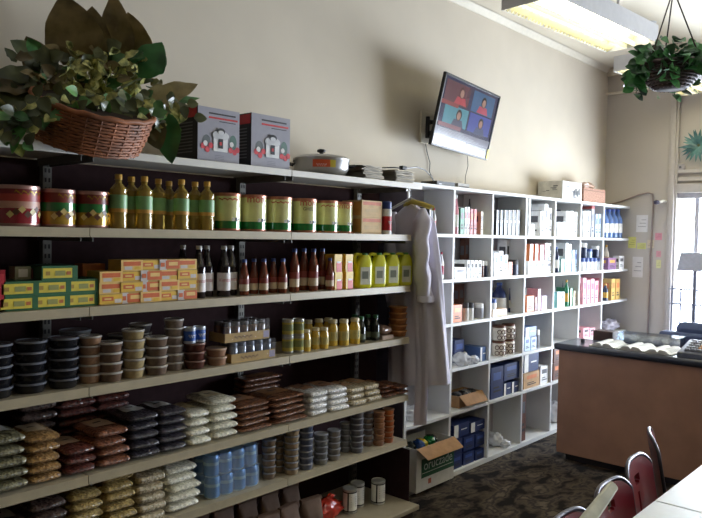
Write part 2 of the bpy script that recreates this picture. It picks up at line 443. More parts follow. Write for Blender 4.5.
def m_bag(w, d, t, fill, lab, seed=0, labr=(.35, .95), E1=.78):
    def f():
        rnd = random.Random(seed); o = thing('food_bag', 'x', 'bag'); off = Vector((seed * 3.1, seed * 1.7, 0))
        N = 14
        E2 = .28
        sg = lambda q, e: math.copysign(abs(q) ** e, q)
        def wrinkle(p):
            q = Vector((p[0] / w * 5, p[1] / d * 6, p[2] / t * .8)) + off
            return 1 + .035 * noise.noise(q) , (noise.noise(q * .8 + Vector((9, 0, 0))) * .13 - .06) * t
        def sf(u, v):
            th = 2 * PI * u; ph = PI * (v - .5)
            x = w / 2 * sg(math.cos(ph), E1) * sg(math.cos(th), E2); y = d / 2 * sg(math.cos(ph), E1) * sg(math.sin(th), E2); z = t / 2 * sg(math.sin(ph), E1)
            k, dz = wrinkle((x, y, z)); return (x * k, d / 2 + y * k, max(0, t / 2 + z + dz * (1 if z > 0 else 0)))
        b = MB(); b.grid(sf, 36, 12, fill, wrap=True)
        b.build('bag_body', o, smooth=60)
        if lab:
            l = MB(); u0, u1 = -.62, .62; v0, v1 = labr[0] * 2 - 1, labr[1] * 2 - 1
            def lf(u, v):
                x, y = u0 + (u1 - u0) * u, v0 + (v1 - v0) * v
                z = t / 2 * max(0, 1 - (abs(x) ** (2 / E2) + abs(y) ** (2 / E2)) ** (E2 / E1)) ** (E1 / 2)
                p = (x * w / 2, y * d / 2, z); k, dz = wrinkle(p); return (p[0] * k, d / 2 + p[1] * k, t / 2 + z + dz + .0018)
            l.grid(lf, 10, 10, lambda u, v: INK if (.25 < u < .7 and .3 < v < .5) else lab)
            l.build('paper_label', o, smooth=60)
        return o
    return f
# ------------------------------------------------------------------ goods on the gondola
def fx(px, key, Y=2.25, py=None):             # world x at the height of a shelf's front edge
    z = SH[key] - EYE
    x = 1.5
    for _ in range(12):                       # the pixel row of that shelf front at x
        v = Vector((x, Y, z)); py = 259 - 700 * v.dot(CU) / v.dot(CF); x = wx(px, py, Y)
    return x
TOP, OIL, TEA, TUB, BEAN, LOW, DECK = (SH[k] + .0006 for k in ('top', 'oil', 'tea', 'tub', 'bean', 'low', 'deck'))

# --- oil shelf: red and green tins
GR = M((36, 112, 52), .2, coat=.7); GDM = M((188, 150, 52), .2, .3, coat=.7); REDT = M((150, 34, 44), .2, coat=.7); PINKT = M((196, 120, 110), .4); CREAM = M((208, 200, 140), .4); RIM = M((190, 150, 140), .3, .7)
def art_nuts(b, fn, r, h):
    squig(b, fn, -r * .8, r * .7, h * .84, h * .04, GDM, w=h * .016); 
    for k in range(9):
        x = -r * 1.0 + k * r * .26; z = h * (.30 + .06 * (k % 3)); a = .012
        b.quad([fn(x - a, z), fn(x, z - a), fn(x + a, z), fn(x, z + a)], M((90, 50, 26), .4) if k % 2 else M((214, 190, 120), .4))
rt = m_can(.068, .128, REDT, [(0, REDT), (.45, M((198, 150, 130), .4)), (.62, M((170, 60, 50), .35)), (.8, M((120, 22, 30), .35))], RIM, art=art_nuts)
gt = m_can(.058, .124, GDM, [(0, GDM), (.42, GR), (.66, M((120, 40, 30), .35)), (.95, GDM)], RIM, art=art_nuts)
put('rt', rt, (fx(17, 'oil', 2.31), 2.31, OIL), 'big red and pink ghee tin, first on the oil shelf under the plant basket', .3, 'large tins on the oil shelf')
put('gt', gt, (fx(57, 'oil', 2.31), 2.31, OIL), 'green and gold tin beside the red one on the oil shelf', .4, 'large tins on the oil shelf')
put('gt', gt, (fx(91, 'oil', 2.31), 2.31, OIL), 'green and gold tin standing against the oil bottles', .1, 'large tins on the oil shelf')
# oil bottles
oilm = M((244, 206, 104), .06, 0, .68, var=.03); OL = M((130, 176, 120), .4); OL2 = M((214, 160, 80), .4)
ob = m_bottle(.0298, .192, oilm, GOLDCAP, OL, (.30, .62), .72, .36, sq=.0, lab2=(0, .22, OL2), capr=1.2, caph=.10, ribs=5)
for k, (px, yo) in enumerate(((118.2, 0), (131, .055), (144, 0), (158, .055), (168.5, .12), (181, 0), (194.5, .055), (206.5, 0))):
    Y = 2.275 + yo
    put('ob', ob, (fx(px, 'oil', Y), Y, OIL), 'golden cooking oil bottle with green label, %s of the eight from the green tins' % ORD[k], 0, 'cooking oil bottles')
# ghee tins with the cow
YG = M((222, 220, 156), .15, var=.05, coat=.9); GRN = M((28, 118, 52), .15, coat=.9); RR = M((190, 60, 50), .35); BRN = M((70, 60, 40), .5)
def art_cow(k):
    def a(b, fn, r, h):
        if k % 2 == 0: squig(b, fn, -r * .9, r * .9, h * .85, h * .02, RR, w=h * .014, ph=k)
        else: b.text('mon', r * .8, RR, lambda x, z: fn(x, z + h * .80))
        if k == 3: b.text('GHEE', r * .36, BRN, lambda x, z: fn(x, z + h * .66))
        for j in range(3):
            x = r * (.15 + .28 * j); 
            b.quad([fn(x, h * .27), fn(x + r * .2, h * .27), fn(x + r * .2, h * .36), fn(x, h * .36)], WHITE if j != 1 else BLACK)
            b.quad([fn(x + r * .04, h * .30), fn(x + r * .1, h * .30), fn(x + r * .1, h * .35), fn(x + r * .04, h * .35)], BLACK)
        for j in range(4): b.quad([fn(-r * .7, h * (.5 + .05 * j)), fn(r * .5, h * (.5 + .05 * j)), fn(r * .5, h * (.505 + .05 * j)), fn(-r * .7, h * (.505 + .05 * j))], M((170, 160, 90), .5))
    return a
for k, (px, wpx_) in enumerate(((227, 24.5), (252.5, 25.5), (278.5, 25.5), (304, 24), (326.5, 19.5), (342, 15))):
    r = [.054, .057, .057, .056, .053, .052][k]; Y = 2.292 + [0, 0, 0, 0, .02, .035][k]
    mk = m_can(r, .150, YG, [(0, GRN), (.27, YG), (.95, RR)], M((186, 120, 96), .3, .4), art=art_cow(k))
    o = mk(); o.location = (fx(px, 'oil', Y), Y, OIL); o.rotation_euler.z = -.45 ; o['group'] = 'cow ghee tins'
    o['label'] = ('yellow and green ghee tin, red lid, %s in the row from the oil bottles' % ORD[k])
# two cartons, aerosol
WOODC = M((196, 136, 72), .7, var=.1); PCART = M((206, 176, 130), .7)
dec = [('f', .05, .95, .72, .92, M((196, 110, 80), .6)), ('f', .12, .8, .3, .5, M((190, 160, 110), .6)), ('l', .05, .95, .1, .9, WOODC)]
xa, xb = fx(361.5, 'oil', 2.25), fx(381.5, 'oil', 2.25)
tc_ = m_box('tea_carton', 'carton', xb - xa, .13, .082, PCART, dec)
put('tc', tc_, ((xa + xb) / 2, 2.25, OIL), 'tan printed carton with orange side, bottom of two by the aerosol can', 0, 'tan cartons')
put('tc', tc_, ((xa + xb) / 2, 2.25, OIL + .0825), 'tan printed carton with orange side, stacked on top by the aerosol can', 0, 'tan cartons')
def aer():
    o = thing('aerosol_can', 'x', 'spray can')
    MB().lathe([(.024, 0, WHITE), (.025, .004), (.025, .02, M((190, 36, 44), .35)), (.025, .09, M((190, 36, 44), .35)), (.025, .091, WHITE), (.025, .12), (.022, .128)], WHITE, 20).build('can_body', o)
    l = MB(); fn = cyl(.0256); squig(l, fn, -.015, .015, .06, .006, WHITE); l.build('can_label', o)
    MB().lathe([(.0215, .128), (.0235, .132), (.0235, .162), (.020, .166)], M((46, 66, 130), .4), 18).build('cap', o)
    return o
put('aer', aer, (fx(386.5, 'oil', 2.25), 2.25, OIL), 'red and white aerosol can with blue cap near the hanging coat')

# --- tea shelf
TG = M((44, 100, 60), .45); TY = M((222, 200, 70), .45); TGd = M((28, 74, 44), .5)
tdec = [('f', .03, .95, .14, .84, TY), ('f', .84, .97, .12, .9, TG), ('f', .10, .22, .34, .62, M((176, 140, 60), .5)), ('f', .36, .64, .3, .66, M((150, 150, 84), .5)), ('f', .68, .8, .35, .6, M((190, 110, 60), .5)), ('t', .05, .95, .1, .9, TGd)]
gb = m_box('tea_box', 'tea box', .120, .12, .046, TG, tdec)
for row, z, cs in (('bottom', 0, (19, 53, 84)), ('middle', .0465, (20, 54, 84.5)), ('top', .093, (60,))):
    for k, px in enumerate(cs):
        lab = 'green and yellow tea box, %s of the %s layer next to the red carton' % (ORD[k], row) if row != 'top' else 'green and yellow tea box lying alone on top of the green tea boxes'
        put('gb', gb, (fx(px, 'tea', 2.25), 2.25 + .004 * k, TEA + z), lab, 0, 'green tea boxes')
put('redc', m_box('tea_box', 'tea box', .05, .12, .13, REDT, [('f', .1, .9, .1, .9, M((176, 40, 50), .4))]), (fx(-3, 'tea', 2.25), 2.25, TEA), 'red carton at the near end of the tea shelf', 0)
put('whc', m_box('small_carton', 'carton', .05, .05, .043, M((150, 150, 120), .5), [('f', .2, .8, .2, .8, PAPER)]), (fx(23, 'tea', 2.31), 2.31, TEA + .0935), 'small pale carton on top of the green tea boxes', 0)
put('rdc', m_box('small_carton', 'carton', .05, .05, .036, M((90, 40, 36), .5), [('f', .1, .9, .2, .8, M((110, 50, 40), .5))]), (fx(38.0, 'tea', 2.315), 2.315, TEA + .0935), 'small dark red carton between pale carton and lone green tea box', 0)
JY = M((226, 182, 62), .4); JR = M((210, 104, 52), .4); JB = M((206, 196, 190), .45); JW = M((230, 190, 110), .45)
jdec = [[('f', 0, 1, .1, .9, JY), ('f', .1, .6, .35, .72, JR), ('f', .65, .95, .15, .5, JB), ('f', .2, .5, .45, .6, JW)],
        [('f', 0, .35, .0, 1., JB), ('f', .3, 1, .1, .9, JR), ('f', .45, .9, .4, .75, JW), ('f', .05, .25, .3, .7, JR)],
        [('f', 0, 1, 0, 1, JW), ('f', .1, .9, .45, .85, JR), ('f', .15, .5, .1, .4, JB), ('f', .6, .9, .1, .4, JY)]]
cols = ((100.5, 121.5, 3), (122, 141.5, 4), (142, 160, 4), (160.5, 178, 4), (178.5, 196, 4)); n_ = 0
for c, (pa, pb, n) in enumerate(cols):
    x0, x1 = fx(pa, 'tea'), fx(pb, 'tea'); w = .088
    for i in range(n):
        v = (c + i * 2 + (i // 2)) % 3
        put('jb%d' % v, m_box('juice_powder_box', 'carton', .086, .09, .0385, M((190, 150, 70), .45), jdec[v]), ((x0 + x1) / 2, 2.25 + .003 * ((i + c) % 2), TEA + i * .0388), 'small orange and yellow carton, %s the %s column past the green boxes' % (level(i, n), ORD[c]), 0, 'orange and yellow cartons')
bj = m_box('juice_powder_box', 'carton', .085, .06, .05, M((176, 100, 50), .5), [('f', .1, .9, .15, .85, M((200, 120, 50), .45)), ('f', .5, .9, .3, .7, JR)])
put('bj', bj, (fx(94, 'tea', 2.38), 2.38, TEA), 'tall brown and orange carton standing behind the green tea boxes', 0, None, (1, 1, 2.75))
# dark cordial bottles
VM = M((26, 14, 18), .12, coat=.3); VR = M((170, 36, 50), .5)
vb = m_bottle(.027, .205, VM, M((200, 196, 188), .35), M((222, 214, 210), .5), (.12, .47), .58, .40, txt='Vimto', txm=VR, capr=1.1, caph=.07, lab2=None)
def vb2():
    o = vb(); l = MB(); l.lathe([(.0135, .142), (.0128, .152)], M((214, 206, 200), .5), 18, cap=False); l.build('neck_label', o); return o
for k, px in enumerate((197, 209.5, 222, 233.5)):
    put('vb', vb2, (fx(px, 'tea', 2.30), 2.29 + .03 * (k % 2), TEA), 'almost black cordial bottle with white label, %s from the orange cartons' % ORD[k], -.5, 'dark cordial bottles')
put('vb', vb2, (fx(182.5, 'tea', 2.42), 2.42, TEA), 'dark cordial bottle showing only its neck above the orange cartons', -.5, 'dark cordial bottles')
SB = M((112, 54, 34), .12, coat=.3); BC = M((50, 70, 130), .4); SL = M((214, 196, 166), .5); SLr = M((140, 60, 50), .5)
sb = m_bottle(.0198, .150, SB, BC, SL, (.12, .46), .52, .45, capr=1.15, caph=.09, lab2=(.55, 1., SLr))
for k, (px, yo) in enumerate(((244, 0), (253.5, .03), (263.5, 0), (273, .03), (282.5, 0))):
    put('sb', sb, (fx(px, 'tea', 2.28 + yo), 2.28 + yo, TEA), 'short brown sauce bottle with blue cap, %s of five after the black bottles' % ORD[k], -.5, 'short sauce bottles')
tb = m_bottle(.0228, .193, SB, BC, SL, (.12, .46), .60, .42, capr=1.15, caph=.08, lab2=(.55, 1., SLr))
for k, (px, yo) in enumerate(((294, 0), (303.5, .045), (313, 0), (322, .045))):
    put('tb', tb, (fx(px, 'tea', 2.285 + yo), 2.285 + yo, TEA), 'tall brown sauce bottle with tan label, %s of four after the short ones' % ORD[k], -.5, 'tall sauce bottles')
put('sb', sb, (fx(329.5, 'tea', 2.27), 2.27, TEA), 'single short sauce bottle pressed against the yellow and red cartons', -.5, None)
yrd = [('f', .0, 1, .60, 1., M((226, 186, 40), .4)), ('f', .25, .95, .0, .55, M((206, 44, 34), .4)), ('f', .3, .8, .5, .6, WHITE), ('l', .1, .9, .1, .9, M((214, 170, 70), .4))]
yr = m_box('custard_box', 'carton', .05, .07, .083, M((230, 190, 60), .4), yrd)
for c, px in enumerate((338.5, 349.5)):
    for i in range(2):
        put('yr', yr, (fx(px, 'tea', 2.25), 2.25 + .004 * i, TEA + i * .0835), 'yellow and red carton, %s of the pile %s' % (('lower', 'upper')[i], ('touching the sauce bottles', 'touching the yellow jugs')[c]), 0, 'yellow and red cartons')
# yellow jugs
JUG = M((206, 204, 40), .35, var=.05, coat=.2); JL = M((206, 206, 190), .5); JC = M((40, 120, 60), .4)
def jug():
    o = thing('oil_jug', 'x', 'jug'); b = MB(); w, d, h = .0445, .036, .184
    def f(u, v):
        a = 2 * PI * u; c, s = math.cos(a), math.sin(a); q = 1 / (abs(c) ** 5 + abs(s) ** 5) ** .2
        if v < .62: k = 1 - .12 * max(0, .08 - v) / .08; kx = k
        else:
            t = (v - .62) / .38; k = 1 - .5 * t ** 2; kx = 1 - .60 * t ** 1.5
        sh = .015 * max(0, (v - .62) / .38)
        return (w * c * q * kx + sh, d * s * q * k, h * .88 * v)
    b.grid(f, 24, 22, JUG, wrap=True); b.v.append((0, 0, 0)); b.build('jug_body', o, smooth=50)
    hd = MB(); pts = []
    for k in range(11):
        a = k / 10.; pts.append((-.034 + .0 * a - .006 * math.sin(a * PI) if a < .6 else -.036 + (a - .6) / .4 * .040, 0, .098 + .062 * min(1, a / .62) + .006 * math.sin(a * PI)))
    hd.tube(pts, .0085, JUG, 10); hd.build('handle', o, smooth=60)
    MB().lathe([(.014, .148), (.0165, .15), (.0165, .168), (.015, .171)], JC, 16, cx=.012).build('cap', o)
    l = MB()
    def lf(u, v):
        x = (-.75 + 1.5 * u) * w * .78; return (x, -d * 1.015, h * (.10 + .46 * v))
    l.grid(lf, 4, 4, JL); l.quad([(-.018, -d * 1.03, h * .25), (.016, -d * 1.03, h * .25), (.016, -d * 1.03, h * .45), (-.018, -d * 1.03, h * .45)], M((120, 124, 110), .5)); l.build('jug_label', o, smooth=0)
    return o
for k, px in enumerate((361.5, 376, 389.5, 402.5)):
    put('jug', jug, (fx(px, 'tea', 2.275), 2.275, TEA), 'yellow plastic oil jug with moulded handle, %s from the yellow and red cartons' % ORD[k], -.35, 'yellow oil jugs')

# --- tub shelf: stacks of deli tubs
LIDB = M((104, 106, 114), .14, coat=.6); CUPB = M((24, 24, 28), .25, coat=.3)
def tubc(c, rough=.3): return M(c, rough, coat=.5, var=.18, scale=60.)
LIDC = M((200, 194, 186), .18, coat=.5, alpha=.8)
def stack(key, px, n, r, h, mk, what, where, shelf, Y, z, grp, jit=.0018):
    x = fx(px, shelf, Y)
    for i in range(n):
        put(key, mk, (x + random.uniform(-jit, jit), Y + random.uniform(-jit, jit), z + i * (h + .0004)), '%s, %s the %s' % (what, level(i, n), where), random.uniform(0, 3), grp)
bt = m_tub(.0505, .0335, CUPB, LIDB); g_ = 'deli tubs on the tub shelf'
for k, (px, n) in enumerate(((-4, 5), (30.5, 5), (63, 5))):
    stack('bt', px, n, .0505, .0335, bt, 'black lidded deli tub', '%s black stack from the near end' % ORD[k], 'tub', 2.29 + .0 * k, TUB, g_)
put('cleartub', m_tub(.056, .036, tubc((120, 124, 134)), M((150, 156, 166), .2, alpha=.7, coat=.5)), (fx(75, 'tub', 2.41), 2.41, TUB + .137), 'clear empty looking tub perched behind the third black stack', 0)
stack('bt', 73, 4, .054, .0335, None, 'black lidded deli tub', 'back row stack carrying the clear tub', 'tub', 2.42, TUB, g_)
TC = {'tan': (150, 116, 90), 'brown': (106, 82, 66), 'cream': (168, 148, 106), 'speck': (112, 92, 78), 'grey': (120, 104, 92)}
for key, px, n, r, h, where, yy in (('tan', 89.5, 5, .040, .0325, 'tan stack next to the black ones', 2.30), ('brown', 110, 4, .0435, .0345, 'brown stack after the tan one', 2.275), ('cream', 133, 5, .0415, .0345, 'cream stack between brown and speckled stacks', 2.28),
                                 ('speck', 156, 4, .0435, .0345, 'speckled stack after the cream one', 2.275), ('grey', 173.5, 6, .0385, .0325, 'tallest stack near the blue tins', 2.30)):
    stack(key, px, n, r, h, m_tub(r, h, tubc(TC[key]), LIDC), 'clear tub of %s food' % {'speck': 'speckled', 'grey': 'greyish'}.get(key, key), where, 'tub', yy, TUB, g_)
dt = m_tub(.042, .033, tubc((84, 44, 34)), M((130, 100, 90), .25, coat=.3))
stack('dt', 194.5, 3, .042, .033, dt, 'reddish brown tub', 'stack carrying the blue tins', 'tub', 2.275, TUB, g_)
blu = M((40, 84, 168), .35); 
bc = m_can(.0235, .058, blu, [(0, blu), (.9, WHITE)], M((190, 196, 206), .3, .6), art=lambda b, fn, r, h: squig(b, fn, -r * .8, r * .8, h * .5, h * .08, WHITE, w=.002))
xt = fx(193.5, 'tub', 2.275)
put('bc', bc, (xt - .0245, 2.268, TUB + .1008), 'small blue tin on the reddish tubs, nearer the tallest tub stack', 0, 'small blue tins')
put('bc', bc, (xt + .0255, 2.274, TUB + .1008), 'small blue tin on the reddish tubs, nearer the jar trays', 0, 'small blue tins')
ct = m_tub(.042, .034, tubc((158, 120, 96)), M((176, 150, 128), .3, coat=.3))
stack('ct', 216.5, 2, .042, .034, ct, 'pale brown tub', 'pair beside the jar trays', 'tub', 2.275, TUB, g_)
stack('bk', 118, 4, .045, .033, m_tub(.045, .033, tubc((90, 84, 84)), LIDC), 'grey tub', 'back row stack behind the brown and cream tubs', 'tub', 2.46, TUB, g_)
stack('bk', 140, 5, .045, .033, None, 'grey tub', 'back row stack behind the speckled tubs', 'tub', 2.46, TUB, g_)
# shrink wrapped trays of jars
KRAFT = M((186, 152, 84), .7, var=.08)
def tray(jm, cm, seed):
    def f():
        o = thing('jar_pack', 'x', 'jar pack'); w, d, h = .235, .105, .084
        t = MB(); k = .036
        t.box(-w / 2, w / 2, 0, d, 0, .003, KRAFT)
        for q in ((-w / 2, w / 2, 0, .003), (-w / 2, w / 2, d - .003, d)): t.box(*q, .003, k, KRAFT)
        for q in ((-w / 2, -w / 2 + .003, .003, d - .003), (w / 2 - .003, w / 2, .003, d - .003)): t.box(*q, .003, k, KRAFT)
        squig(t, lambda x, z: (x, -.0006, z), -w * .3, w * .1, k * .5, .004, M((120, 90, 50), .7)); 
        t.quad([(w * .36, -.0007, .004), (w * .49, -.0007, .004), (w * .49, -.0007, k - .003), (w * .36, -.0007, k - .003)], M((150, 140, 160), .6))
        t.build('tray', o)
        jars = []
        for i in range(5):
            for j in range(2):
                jb = MB(); jb.lathe([(.019, .004), (.0205, .008), (.0205, .058), (.016, .066)], jm, 16)
                x, y = -w / 2 + .027 + i * (w - .054) / 4, .027 + j * .05
                q = jb.build('jar', o, (x, y, 0))
                MB().lathe([(.0185, .064), (.0190, .066), (.0190, .078), (.0178, .080)], cm, 16).build('jar_lid', q)
        s = MB(); s.box(-w / 2 - .001, w / 2 + .001, -.001, d + .001, .002, .0835, film((250, 250, 252), .10, .18)); s.build('shrink_wrap', o)
        return o
    return f
x0 = fx(254, 'tub', 2.25)
tr1 = put('tr1', tray(M((110, 120, 134), .2, coat=.3), M((86, 96, 112), .4), 1), (x0 - .005, 2.245, TUB), 'shrink wrapped tray of grey blue jars, lower of the two trays', 0, 'jar trays')
tr2 = put('tr2', tray(M((92, 60, 42), .2, coat=.3), M((56, 44, 42), .4), 2), (x0 - .035, 2.25, TUB + .0855), 'shrink wrapped tray of brown jars, upper of the two trays', 0, 'jar trays')
# olive tins, yellow jars
OT = M((176, 160, 70), .2, coat=.7); OB2 = M((116, 120, 70), .2, coat=.7)
ot = m_can(.0265, .0725, OT, [(0, OT), (.35, OB2), (.75, OT)], M((160, 158, 150), .3, .8))
for c, (px, Y) in enumerate(((287.5, 2.29), (298, 2.28))):
    for i in range(2):
        put('ot', ot, (fx(px, 'tub', Y), Y, TUB + i * .0745), 'olive and yellow tin, %s of the pair %s' % (('lower', 'upper')[i], ('against the jar trays', 'against the yellow jars')[c]), .5 * i, 'olive tins')
YJ = M((206, 170, 70), .2, coat=.4, var=.12, scale=80.); YL = M((214, 200, 160), .35); YG2 = M((86, 116, 60), .5)
def mj(r, h):
    def f():
        o = thing('pickle_jar', 'x', 'jar')
        MB().lathe([(r * .92, 0), (r, .004), (r, h * .70), (r * .72, h * .84), (r * .72, h * .86)], YJ, 20).build('jar_body', o)
        l = MB(); l.lathe([(r * 1.012, h * .2), (r * 1.012, h * .55)], M((196, 180, 110), .5), 20, cap=False); fn = cyl(r * 1.03)
        l.quad([fn(-r * .5, h * .26), fn(r * .5, h * .26), fn(r * .5, h * .5), fn(-r * .5, h * .5)], YG2); l.build('jar_label', o)
        MB().lathe([(r * .8, h * .86), (r * .84, h * .87), (r * .84, h * .985), (r * .8, h)], YL, 20).build('jar_lid', o)
        return o
    return f
for k, px in enumerate((306, 315.5, 324)): put('sj', mj(.021, .098), (fx(px, 'tub', 2.27 + .02 * (k % 2)), 2.27 + .02 * (k % 2), TUB), 'small yellow pickle jar with cream lid, %s after the olive tins' % ORD[k], -.5, 'small yellow jars')
for k, (px, Y) in enumerate(((332.5, 2.30), (343.5, 2.275), (354.5, 2.275))): put('lj', mj(.026, .125), (fx(px, 'tub', Y), Y, TUB), 'larger yellow pickle jar, %s of three before the green bottles' % ORD[k], -.5, 'larger yellow jars')
for k, (px, Y) in enumerate(((308, 2.40), (318.5, 2.40), (328, 2.40))): put('rj', mj(.0235, .118), (fx(px, 'tub', Y), Y, TUB), 'yellow jar in the back row, %s of three behind the small jars' % ORD[k], 0, 'back row jars')
DG = M((22, 30, 22), .14, coat=.3); GC = M((44, 100, 60), .4)
gbm = m_bottle(.0225, .128, DG, GC, M((96, 104, 84), .5), (.12, .34), .58, .5, capr=1.2, caph=.12)
for k, (px, Y) in enumerate(((361, 2.28), (367.5, 2.315), (375, 2.28), (354, 2.36))): put('dg', gbm, (fx(px, 'tub', Y), Y, TUB), ('dark green bottle with green cap, %s of three after the larger yellow jars' % ORD[k]) if k < 3 else 'dark green bottle standing behind the larger yellow jars', 0, 'dark green bottles')
put('snack', m_bag(.085, .10, .05, M((140, 110, 96), .3, coat=.7, var=.25, scale=50.), None, 5), (fx(388, 'tub', 2.25), 2.25, TUB + .021), 'clear bag of brown snacks in a low tray by the green bottles', .1)
put('snkt', m_box('snack_tray', 'tray', .088, .10, .02, M((176, 150, 130), .6), [('f', .05, .95, .2, .8, M((196, 170, 150), .6))]), (fx(388, 'tub', 2.25), 2.25, TUB), 'low tan cardboard tray under the bag of snacks')
xb_ = fx(399, 'tub', 2.29)
for i in range(5):
    put('bun', m_tub(.050, .031, M((150, 92, 50), .45, var=.2, scale=40.), M((196, 138, 84), .45, var=.15)), (xb_, 2.30, TUB + i * .0314), 'amber brown tub, %s the stack next to the coat' % level(i, 5), i, 'amber tubs')
# --- bean shelf: bags in piles
BAGC = {'lentil': ((104, 98, 72), (140, 134, 104)), 'grain': ((150, 112, 68), (186, 148, 96)), 'redbean': ((78, 34, 30), (116, 62, 50)), 'brown': ((112, 66, 46), (150, 96, 68)), 'black': ((26, 22, 30), (70, 64, 74)),
        'rice': ((226, 221, 200), (240, 236, 220)), 'date': ((96, 56, 34), (136, 88, 58)), 'silver': ((214, 210, 204), (240, 237, 232)), 'choc': ((90, 50, 34), (140, 88, 60)), 'white': ((178, 160, 124), (210, 196, 166)), 'wheat': ((156, 130, 76), (190, 166, 108)), 'dark': ((58, 40, 36), (96, 76, 68))}
HDR = {'grain': (190, 170, 140), 'lentil': (196, 194, 186), 'redbean': (190, 166, 146), 'brown': (200, 172, 146), 'black': (200, 198, 196), 'rice': (214, 196, 156), 'date': (156, 110, 72), 'silver': (150, 108, 80), 'choc': (140, 94, 66), 'white': (190, 150, 112), 'wheat': (206, 190, 160), 'dark': (206, 204, 204)}
def fillm(k):
    a, b = BAGC[k]; return M(tuple(int(q * .92) for q in a), .4, coat=1., c2=tuple(min(250, int(q * 1.04)) for q in b), scale=105., kind='voronoi', bump=1., crinkle=26.)
def pile(kind, px0, px1, n, t, where, shelf, z, Y=2.235, d=.20, food=None, seed=0, dx=0., wk=1.0):
    xa, xb = fx(px0, shelf, Y), fx(px1, shelf, Y); w = (xb - xa) * wk; xm = (xa + xb) / 2
    for i in range(n):
        key = 'bag%s%d%d' % (kind, round(w * 200), (i + seed) % 3)
        put(key, m_bag(w, d, t, fillm(kind), M(HDR[kind], .5, coat=.4), seed * 5 + i, E1=.42 if kind in ('silver', 'white') and shelf == 'bean' else .78), (xm + random.uniform(-.006, .006) + dx * i, Y + random.uniform(-.006, .004) + (.004 * i if Y < 2.4 else 0), z + i * t * 1.0), '%s, %s the %s' % (food, level(i, n), where), random.uniform(-.05, .05), 'bean and grain bags')
pile('lentil', -16, 30, 5, .036, 'near end pile on the bean shelf', 'bean', BEAN, food='bag of greenish lentils', seed=1)
pile('grain', 30, 64, 5, .032, 'pile beside the lentils', 'bean', BEAN, food='bag of tan grain', seed=2)
pile('redbean', 67, 98, 3, .032, 'low pile beside the tan grain', 'bean', BEAN, food='bag of red beans', seed=3)
pile('brown', 98, 131, 4, .034, 'pile before the black beans', 'bean', BEAN, food='bag of brown beans', seed=4)
pile('black', 131, 161, 5, .033, 'pile touching the brown beans', 'bean', BEAN, food='bag of black beans', seed=5)
pile('black', 161, 189, 5, .032, 'pile touching the white rice', 'bean', BEAN, food='bag of black beans', seed=6)
pile('rice', 189.5, 213, 4, .034, 'pile touching the black beans', 'bean', BEAN, food='bag of white rice', seed=7)
pile('rice', 213.5, 240, 5, .033, 'pile touching the date packs', 'bean', BEAN, food='bag of white rice', seed=8)
pile('date', 241, 274, 5, .024, 'pile after the white rice', 'bean', BEAN, d=.2, food='brown pack of dates', seed=9)
pile('date', 275, 310, 5, .024, 'pile before the silvery packs', 'bean', BEAN, d=.2, food='brown pack of dates', seed=10)
pile('silver', 311, 330, 4, .028, 'pile after the dates', 'bean', BEAN, d=.2, food='silvery white pack', seed=11)
pile('silver', 330.5, 350, 4, .027, 'pile before the pale packs', 'bean', BEAN, d=.2, food='silvery white pack', seed=12)
pile('white', 351, 367, 3, .030, 'pile after the silvery packs', 'bean', BEAN, d=.2, food='pale pack with brown top', seed=13)
pile('white', 367.5, 383, 3, .029, 'pile before the chocolate brown bags', 'bean', BEAN, d=.2, food='pale pack with brown top', seed=14)
pile('choc', 384, 397, 3, .022, 'pile beside the pale packs', 'bean', BEAN, d=.18, food='chocolate brown bag', seed=15)
pile('choc', 397.5, 409.5, 2, .024, 'short pile next to the coat', 'bean', BEAN, d=.18, food='chocolate brown bag', seed=16)
# second row of bags standing further back
pile('dark', 20, 58, 6, .036, 'back row pile behind the tan grain', 'bean', BEAN, Y=2.468, d=.095, food='bag of dark beans', seed=17)
pile('redbean', 58, 98, 7, .034, 'high back row pile behind the red beans', 'bean', BEAN, Y=2.468, d=.095, food='bag of red beans', seed=18)
pile('redbean', 96, 130, 6, .034, 'back row pile behind the brown beans', 'bean', BEAN, Y=2.468, d=.095, food='bag of red beans', seed=19)
pile('date', 244, 282, 7, .024, 'back row pile behind the dates', 'bean', BEAN, Y=2.468, d=.095, food='brown pack of dates', seed=20)
# --- lower tub shelf
pile('dark', -14, 34, 4, .034, 'near end pile on the low shelf', 'low', LOW, food='bag of dark beans', seed=21)
pile('dark', 35, 72, 5, .034, 'second pile on the low shelf', 'low', LOW, food='white labelled bag of dark beans', seed=22)
pile('wheat', 73, 106, 5, .034, 'third pile on the low shelf', 'low', LOW, food='bag of yellow wheat', seed=23)
pile('wheat', 107, 139, 6, .034, 'fourth pile on the low shelf', 'low', LOW, food='bag of yellow wheat', seed=24)
pile('white', 140, 168, 5, .034, 'fifth pile on the low shelf', 'low', LOW, food='bag of pale oats', seed=25)
pile('rice', 169, 203, 5, .034, 'pile against the blue packs', 'low', LOW, food='bag of pale rice', seed=26)
